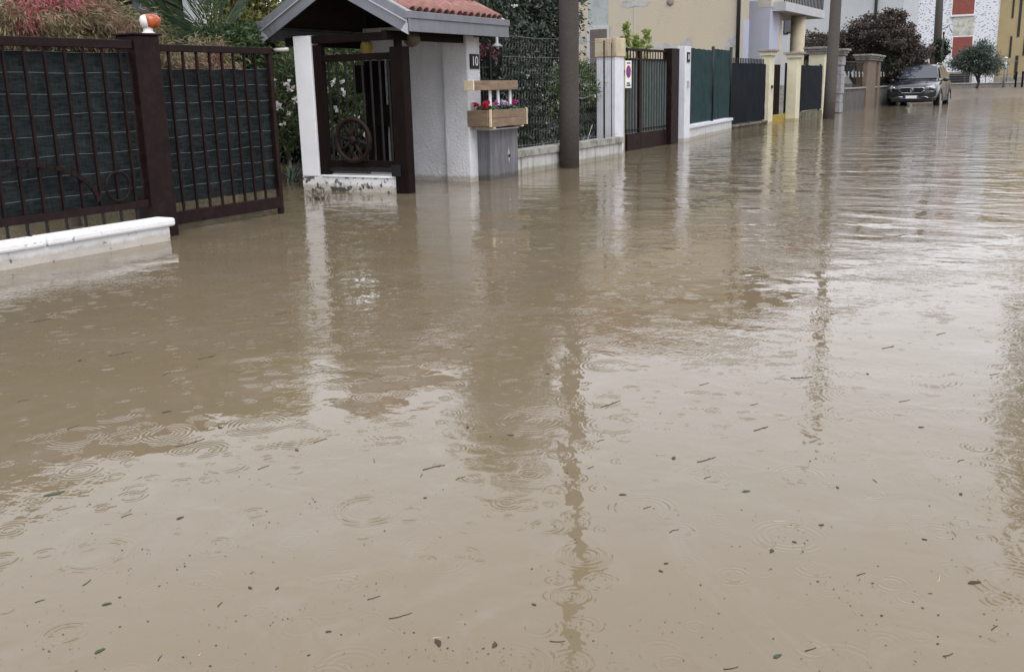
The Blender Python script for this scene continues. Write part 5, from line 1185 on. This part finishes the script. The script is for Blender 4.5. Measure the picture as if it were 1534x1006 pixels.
# openings and peeled patches on the wall facing the camera
d0, d1 = PX(885, 45, XH), PX(910, 120, XH)
dr2 = B(XH-.05, XH-.001, d1.y-.08, d0.y+.12, -.3, d0.z+.12).build('door_frame', pm('grey_door_frame', (.42, .42, .42), .8, .1, 5), hy)
B(XH-.065, XH-.0505, d1.y, d0.y, -.3, d0.z).build('door', pm('grey_brown_door', (.10, .085, .075), .6, .2, 6), dr2)
def patch(px_list, mat, off=.004, rough=.25, seed=1):
    rnd_ = random.Random(seed); pts = []
    for i in range(len(px_list)):
        a = PX(*px_list[i], XH-off); b = PX(*px_list[(i+1) % len(px_list)], XH-off)
        for k in range(5): pts.append(a.lerp(b, k/5)+Vector((0, rnd_.uniform(-1, 1)*rough*.06, rnd_.uniform(-1, 1)*rough*.06)))
    MB().prism(pts, (-.006, 0, 0)).build('plaster_patch', mat, hy)
patch([(881, -60), (911, -60), (911, 41), (881, 43)], patch_b, .001, .05, 2)
patch([(930, 3), (945, 1), (965, 2), (975, 4), (968, 9), (952, 11), (940, 12), (930, 9)], patch_m, .001, .3, 3)
patch([(1021, 62), (1030, 56), (1037, 58), (1037, 68), (1028, 69), (1020, 68)], patch_m, .001, .3, 4)
patch([(1093, 55), (1101, 50), (1104, 60), (1101, 72), (1086, 76), (1086, 66)], patch_m, .001, .3, 5)
patch([(866, 52), (880, 55), (880, 62), (872, 66), (866, 62)], patch_m, .001, .3, 6)
patch([(976, 68), (1000, 64), (1022, 69), (1022, 73), (980, 74)], patch_m, .001, .2, 7)
for (a, b) in ((869, 22), (1004, 3)):
    q = PX(a, b, XH-.005); MB().lathe((q.x, q.y, q.z), [(.10, 0), (.11, -.03), (.05, -.035)], 14, 'x').build('vent', stone_cap, hy, True)
# --- blue-grey house
XB = 55
hb = thing('grey_house', 'plain blue-grey house wall behind the copper tree', 'house', (60, 11, 0))
ya, yb = PX(1373, 60, XB+5).y, PX(1120, 60, XB).y
B(XB, XB+5, ya, yb, -.3, 7.4).build('wall', grey_wall, hb)
MB().prism([(XB-.7, ya-.7, 7.35), (XB-.7, yb+.7, 7.35), (XB-.7, (ya+yb)/2, 8.7)], (6.4, 0, 0)).build('roof', roof_t, hb)
dy = PX(1312, 20, XB).y; MB().tube([(XB-.07, dy, 0), (XB-.07, dy, 7.3)], .07, 8).build('downpipe', black_metal, hb, True)
B(XB-.02, XB-.001, ya+.1, yb, .0, .9).build('plinth', stone_cap, hb)
for pa_, pb_, qa, qb in ((1180, 1186, 30, 48), (1176, 1179, 28, 50)):
    w0, w1 = PX(pa_, qa, XB), PX(pb_, qb, XB); window(hb, XB, w1.y, w0.y, w1.z, w0.z, None, False, black_metal)
# --- white house with dark flecks
XC = 74
zg = ground_z(74, 5)
hf = thing('flecked_house', 'white house flecked with dark marks, with red roller shutters', 'house', (79, 7.5, zg))
ya, yb = PX(1491, 60, XC).y, PX(1340, 60, XC).y
B(XC, XC+9, ya, yb, zg-.3, 8.6).build('wall', fleck, hf)
MB().prism([(XC-.7, ya-.5, 8.55), (XC-.7, yb+.7, 8.55), (XC-.7, (ya+yb)/2, 9.9)], (10.5, 0, 0)).build('roof', roof_t, hf)
B(XC-.04, XC-.001, PX(1457.5, 60, XC).y, PX(1427, 60, XC).y, PX(1440, 54, XC).z+.05, PX(1440, 24, XC).z-.14).build('panel', beige_rough, hf)
for (pa_, qa, pb_, qb) in ((1431, -40, 1459, 21), (1428, 56, 1455, 85), (1366, -35, 1374, 24), (1360, 68, 1370, 84)):
    w0, w1 = PX(pa_, qa, XC), PX(pb_, qb, XC)
    if qa < 0: w0.z = w1.z+1.55
    window(hf, XC, w1.y, w0.y, w1.z, w0.z, shut_red)
w0, w1 = PX(1423, 111, XC), PX(1452, 124, XC)
gw_ = B(XC-.16, XC-.001, w1.y-.15, w0.y+.15, w1.z-.1, w0.z+.12).build('garage_frame', stone_cap, hf); B(XC-.17, XC-.1605, w1.y, w0.y, w1.z-.1, w0.z).build('garage_grille', dark_void, gw_)
for k in range(4): B(XC-.185, XC-.1705, w1.y, w0.y, w1.z+(w0.z-w1.z)*k/4, w1.z+(w0.z-w1.z)*k/4+.05).build('grille_bar', grey_base, gw_)
# --- ochre house
XO = 75.5
ho = thing('ochre_house', 'ochre house with tall narrow dark windows beyond the flecked house', 'house', (80, 2, zg))
ya, yb = PX(1640, 60, XO).y-3, PX(1491.5, 60, XO).y
B(XO, XO+9, ya, yb, zg-.3, 8.2).build('wall', ochre, ho)
MB().prism([(XO-.7, ya-.6, 8.15), (XO-.7, yb, 8.15), (XO-.7, (ya+yb)/2, 9.4)], (10.5, 0, 0)).build('roof', roof_t, ho)
dw_ = pm('dark_window_recess', (.03, .025, .022), .4, .2, 4)
for (pa_, qa, pb_, qb) in ((1515.5, -20, 1518, 26), (1523.5, -30, 1527, 54), (1511.2, 56, 1513.8, 85), (1532, 55, 1535, 82), (1518.5, 85, 1522.5, 118)):
    w0, w1 = PX(pa_, qb, XO), PX(pb_, qb, XO); w0.z = PX(pb_, qa, XO).z; window(ho, XO, w1.y+.05, w0.y-.05, w1.z, w0.z, dw_, False, dw_)
B(XO-.03, XO-.001, ya, yb-.1, zg-.3, PX(1510, 116, XO).z).build('plinth', stone_cap, ho)
# house on the opposite side beyond the tree (mirrored at the right edge)
hr = thing('beige_house', 'beige house on the opposite side of the street past the frame edge', 'house', (50, -6, 0))
B(38, 50, -12, -2.5, -.3, 6.5).build('wall', ochre, hr); MB().prism([(37.4, -12.5, 6.45), (37.4, -2.0, 6.45), (37.4, -7.2, 7.9)], (13.2, 0, 0)).build('roof', roof_t, hr)
for y in (-10, -7, -4.6):
    for z in (1.0, 3.9): window(hr, 38, y, y+1.1, z, z+1.4, shut_red)
# --- far low wall, railing, posts, picket fence
XV = 71
fw = thing('boundary_wall', 'low grey wall closing the far end of the street', 'wall', (XV, 4, ground_z(71, 4)))
ya, yb = PX(1640, 125, XV).y, PX(1414, 125, XV).y; zt = PX(1470, 124, XV).z; zg = ground_z(71, 4)
B(XV, XV+.25, ya, yb, zg-.3, zt-.06).build('wall_body', stone_cap, fw); B(XV-.04, XV+.29, ya, yb, zt-.0595, zt).build('coping', gravel_con, fw, bevel=.01)
fr_ = thing('tube_railing', 'thin grey tube railing on the low far wall', 'railing', (XV+.1, 4, zt))
for py_ in (93, 112): z = PX(1480, py_, XV).z; MB().tube([(XV+.12, ya, z), (XV+.12, yb, z)], .02, 6).build('rail', zinc, fr_, True)
for k in range(8): y = ya+(yb-ya)*k/7; MB().tube([(XV+.12, y, zt), (XV+.12, y, PX(1480, 92, XV).z)], .025, 6).build('upright', zinc, fr_, True)
pq = PX(1505, 110, XV-.5); zpt_ = PX(1505, 88, XV-.5).z
sp_ = thing('metal_post', 'grey metal post with small boxes before the low far wall', 'post', (pq.x, pq.y, ground_z(70, 4)))
MB().tube([(pq.x, pq.y, -.2), (pq.x, pq.y, zpt_)], .07, 10).build('shaft', zinc, sp_, True)
B(pq.x-.16, pq.x-.0705, pq.y-.1, pq.y+.1, zpt_-.55, zpt_-.25).build('meter_box', white_paint, sp_, bevel=.01); MB().lathe((pq.x, pq.y, zpt_), [(.1, 0), (.1, .05), (.03, .1)], 10).build('cap', white_paint, sp_, True)
q = PX(1404, 60, 66); dpz = ground_z(66, 5)
up3 = thing('utility_pole', 'tall dark wooden pole with ivy clump before the flecked house', 'utility pole', (q.x, q.y, dpz))
MB().tube([(q.x, q.y-.1, dpz-.3), (q.x, q.y, 4), (q.x, q.y+.1, 9)], [.24, .22, .18], 12).build('shaft', pole_m, up3, True)
_, cn = foliage('ivy', lf_dk, up3, [((q.x-.1, q.y-.2, PX(1402, 75, 66).z), (.3, .42, .5), 2), ((q.x-.1, q.y, PX(1400, 85, 66).z), (.3, .4, .4), 1)], 60, 40, .1, .13, 81, .6)
MB().tube([(q.x, q.y-.2, PX(1400, 40, 66).z-.2), (q.x-.1, q.y-.6, PX(1400, 40, 66).z), (q.x-.1, q.y-.8, PX(1400, 40, 66).z-.4)], .03, 6).build('bracket', zinc, up3, True)
q = PX(1413, 60, 63); tp_ = thing('thin_post', 'thin dark steel post between the ivy pole and the red shutters', 'post', (q.x, q.y, 0))
MB().tube([(q.x, q.y, -.3), (q.x, q.y, PX(1413, 50, 63).z)], .045, 8).build('shaft', black_metal, tp_, True); MB().sphere((q.x, q.y, PX(1413, 50, 63).z), .07, 8, 6).build('cap', black_metal, tp_, True)
XP = 64; pfz = PX(1380, 92, XP).z
pf = thing('picket_fence', 'dark brown wavy-topped board fence behind the parked car', 'fence', (XP, 8, 0))
y = PX(1400, 90, XP).y; yend = PX(1352, 90, XP).y; k = 0
pkm = pm('dark_brown_boards', (.05, .03, .026), .7, .25, 5)
while y < yend:
    hgt = pfz+(.22 if k % 2 == 0 else -.05); MB().prism([(XP, y+.01, -.3), (XP, y+.27, -.3), (XP, y+.27, hgt-.06), (XP, y+.21, hgt), (XP, y+.07, hgt), (XP, y+.01, hgt-.06)], (.05, 0, 0)).build('picket', pkm, pf); y += .29; k += 1
B(XP+.051, XP+.1, PX(1400, 90, XP).y, yend, .8, .95).build('rail', pkm, pf)
# yellow road sign far right end (two bollards by the far wall)
for i, px_ in enumerate((1521, 1531)):
    q = PX(px_, 128, 69); zq_ = ground_z(69, 3); bo = thing('street_bollard', 'slim dark bollard at the foot of the ochre house', 'bollard', (q.x, q.y, zq_), 'bollards by the ochre house')
    MB().lathe((q.x, q.y, zq_), [(.06, -.1), (.06, .8), (.075, .82), (.075, .9), (.03, .95)], 10).build('shaft', black_metal, bo, True)

# ================================================================== FLOATING DEBRIS
lf_gw = pm('wet_green_leaf', (.04, .062, .034), .6, .3, 20, spec=.2); lf_bw = pm('wet_brown_leaf', (.065, .048, .034), .7, .3, 20, spec=.1); lf_tw = pm('pale_straw', (.42, .36, .24), .5, .2, 20); tw_d = pm('wet_dark_twig', (.055, .043, .033), .7, .3, 20, spec=.1)
def floating_leaf(px_, py_, ln, ang_, mat, name, label, group):
    ln *= .40; g_ = G(px_, py_); r_ = random.Random(int(px_*7+py_)); d_ = Vector((math.cos(ang_), math.sin(ang_), 0)); s_ = Vector((-d_.y, d_.x, 0)); n_ = 7; up_ = []; dn = []
    for k in range(n_):
        u = k/(n_-1); wdt = ln*.2*math.sin(math.pi*(u**.8))*(1+.15*r_.uniform(-1, 1))+.0006; c_ = g_+d_*ln*(u-.5)+s_*ln*.08*math.sin(u*3)
        up_.append(c_+s_*wdt+Vector((0, 0, .0015+.0012*u*r_.random()))); dn.append(c_-s_*wdt+Vector((0, 0, .0012+.001*(1-u))))
    vs = up_+dn; fs = [(n_+k, n_+k+1, k+1, k) for k in range(n_-1)]
    low = [Vector((v_.x, v_.y, .0006)) for v_ in vs]
    mb = MB().add(vs, fs); m2 = len(vs); mb.add(low, [f_[::-1] for f_ in fs])
    for k in range(n_-1): mb.add([vs[k], vs[k+1], low[k+1], low[k]], [(0, 1, 2, 3)]); mb.add([vs[n_+k+1], vs[n_+k], low[n_+k], low[n_+k+1]], [(0, 1, 2, 3)])
    tag(mb.build(name, mat), label, 'leaf', group)
def floating_twig(px_, py_, ln, ang_, mat, name, label, group, rad=.003):
    ln *= .5; rad *= .46; g_ = G(px_, py_); r_ = random.Random(int(px_*3+py_)); d_ = Vector((math.cos(ang_), math.sin(ang_), 0)); s_ = Vector((-d_.y, d_.x, 0)); b_ = r_.uniform(-.12, .12)*ln
    pts = [g_+d_*ln*(k/5-.5)+s_*(b_*math.sin(math.pi*k/5)+r_.uniform(-.02, .02)*ln)+Vector((0, 0, rad*.55)) for k in range(6)]
    mb = MB().tube(pts, [rad*(1-.1*k) for k in range(6)], 6)
    if ln > .06: mb.tube([pts[3], pts[3]+d_*ln*.15+s_*ln*.14*r_.choice((-1, 1))], [rad*.6, rad*.3], 5)
    tag(mb.build(name, mat, None, True), label, 'twig', group)
GL = ('floating_leaf', 'small green leaf floating on the muddy flood water', 'green leaves floating on the flood')
BL = ('floating_leaf', 'small dark brown leaf floating on the muddy flood water', 'brown leaves floating on the flood')
TW = ('floating_twig', 'thin dark twig floating on the muddy flood water', 'dark twigs floating on the flood')
ST = ('floating_straw', 'pale straw stalk floating on the muddy flood water', 'pale straws floating on the flood')
rnd = random.Random(77)
for px_, py_, ln in ((150, 975, .055), (160, 905, .05), (78, 741, .11), (90, 738, .07), (1118, 736, .055), (1165, 983, .05), (250, 617, .08), (580, 196, .1), (1092, 412, .05)):
    floating_leaf(px_, py_, ln, rnd.uniform(-.5, .5)-.5, lf_gw, *GL)
for px_, py_, ln in ((655, 963, .075), (1155, 825, .05), (1460, 873, .075), (1010, 686, .06), (270, 776, .05), (445, 674, .05), (933, 741, .05), (415, 881, .03), (492, 946, .03), (990, 855, .03), (1230, 786, .035), (1255, 730, .035), (765, 652, .05), (740, 966, .05), (800, 905, .03), (375, 880, .035), (120, 540, .06), (330, 640, .06), (700, 640, .05), (820, 560, .05), (1190, 812, .03), (1300, 560, .05), (1380, 640, .045), (1440, 740, .04), (1385, 808, .03)):
    floating_leaf(px_, py_, ln, rnd.uniform(0, 6.28), lf_bw, *BL)
for px_, py_, ln, an in ((1201, 565, .17, -.9), (1140, 642, .13, -.45), (1058, 688, .14, -.5), (915, 605, .2, -.3), (285, 663, .2, -.25), (650, 700, .14, -.55), (690, 716, .07, -.3), (632, 712, .05, .4), (130, 872, .06, .3), (190, 772, .06, -.2), (560, 895, .06, -.5), (600, 922, .1, -.6), (835, 960, .06, -1.1), (1095, 1000, .06, -.8), (1215, 972, .05, -.6), (1055, 575, .1, -.4), (1130, 605, .07, -.5), (1330, 520, .15, -.5), (1355, 600, .1, -.6), (1250, 470, .1, -.5), (1010, 795, .06, -.5), (1310, 720, .05, .6), (1440, 690, .06, -.5), (480, 660, .1, -.3), (395, 700, .08, -.2), (310, 535, .16, -.2), (180, 530, .2, -.3), (250, 560, .1, .3), (60, 480, .2, -.25), (420, 470, .12, -.3), (560, 500, .1, -.5), (640, 470, .1, -.4), (700, 520, .1, -.4), (110, 640, .1, .1), (35, 600, .08, -.3), (560, 690, .06, .7), (900, 660, .06, -.4), (885, 700, .05, -.3), (1060, 715, .05, -.5), (970, 760, .05, -.5), (1290, 860, .05, -.6), (1490, 940, .05, -.4), (1420, 980, .05, -.6), (330, 905, .04, .3), (240, 985, .04, .5), (60, 900, .04, -.3), (1490, 560, .1, -.6), (1410, 500, .12, -.5)):
    floating_twig(px_, py_, ln, an, tw_d, *TW, rad=.0034 if ln > .1 else .0026)
for px_, py_, ln, an in ((1175, 782, .10, -1.25), (1405, 865, .085, .1), (990, 681, .05, -1.1), (1512, 830, .025, .3), (590, 745, .02, 0), (300, 980, .02, .3), (655, 955, .04, -.9)):
    floating_twig(px_, py_, ln, an, lf_tw, *ST, rad=.0022)
# the countless specks
rng = np.random.default_rng(90)
mb = MB(); k = 0
while k < 1900:
    px_, py_ = rng.uniform(-60, 1600), 300+rng.uniform(0, 1)**.9*720
    g_ = G(px_, py_)
    if g_.y > 5.85 or g_.x > 40: continue
    clus = 1 if rng.random() < .75 else (5 if rng.random() < .8 else 14)
    for c_ in range(clus):
        cx, cy = g_.x+rng.normal()*.03*(clus > 1), g_.y+rng.normal()*.03*(clus > 1)
        s = rng.lognormal(-6.55, .5); a = rng.uniform(0, 6.28); e = rng.uniform(.25, .9); n_ = 6
        ring_ = [(cx+s*(math.cos(t_)*math.cos(a)-e*math.sin(t_)*math.sin(a))*rng.uniform(.7, 1.2), cy+s*(math.cos(t_)*math.sin(a)+e*math.sin(t_)*math.cos(a))*rng.uniform(.7, 1.2), .0012) for t_ in [2*math.pi*j/n_ for j in range(n_)]]
        mb.add(ring_+[(cx, cy, .0012+s*.12)], [(j, (j+1) % n_, n_) for j in range(n_)]); k += 1
sp = mb.build('floating_specks', tw_d); tag(sp, 'countless tiny dark specks of plant litter on the water', 'litter', kind='stuff')
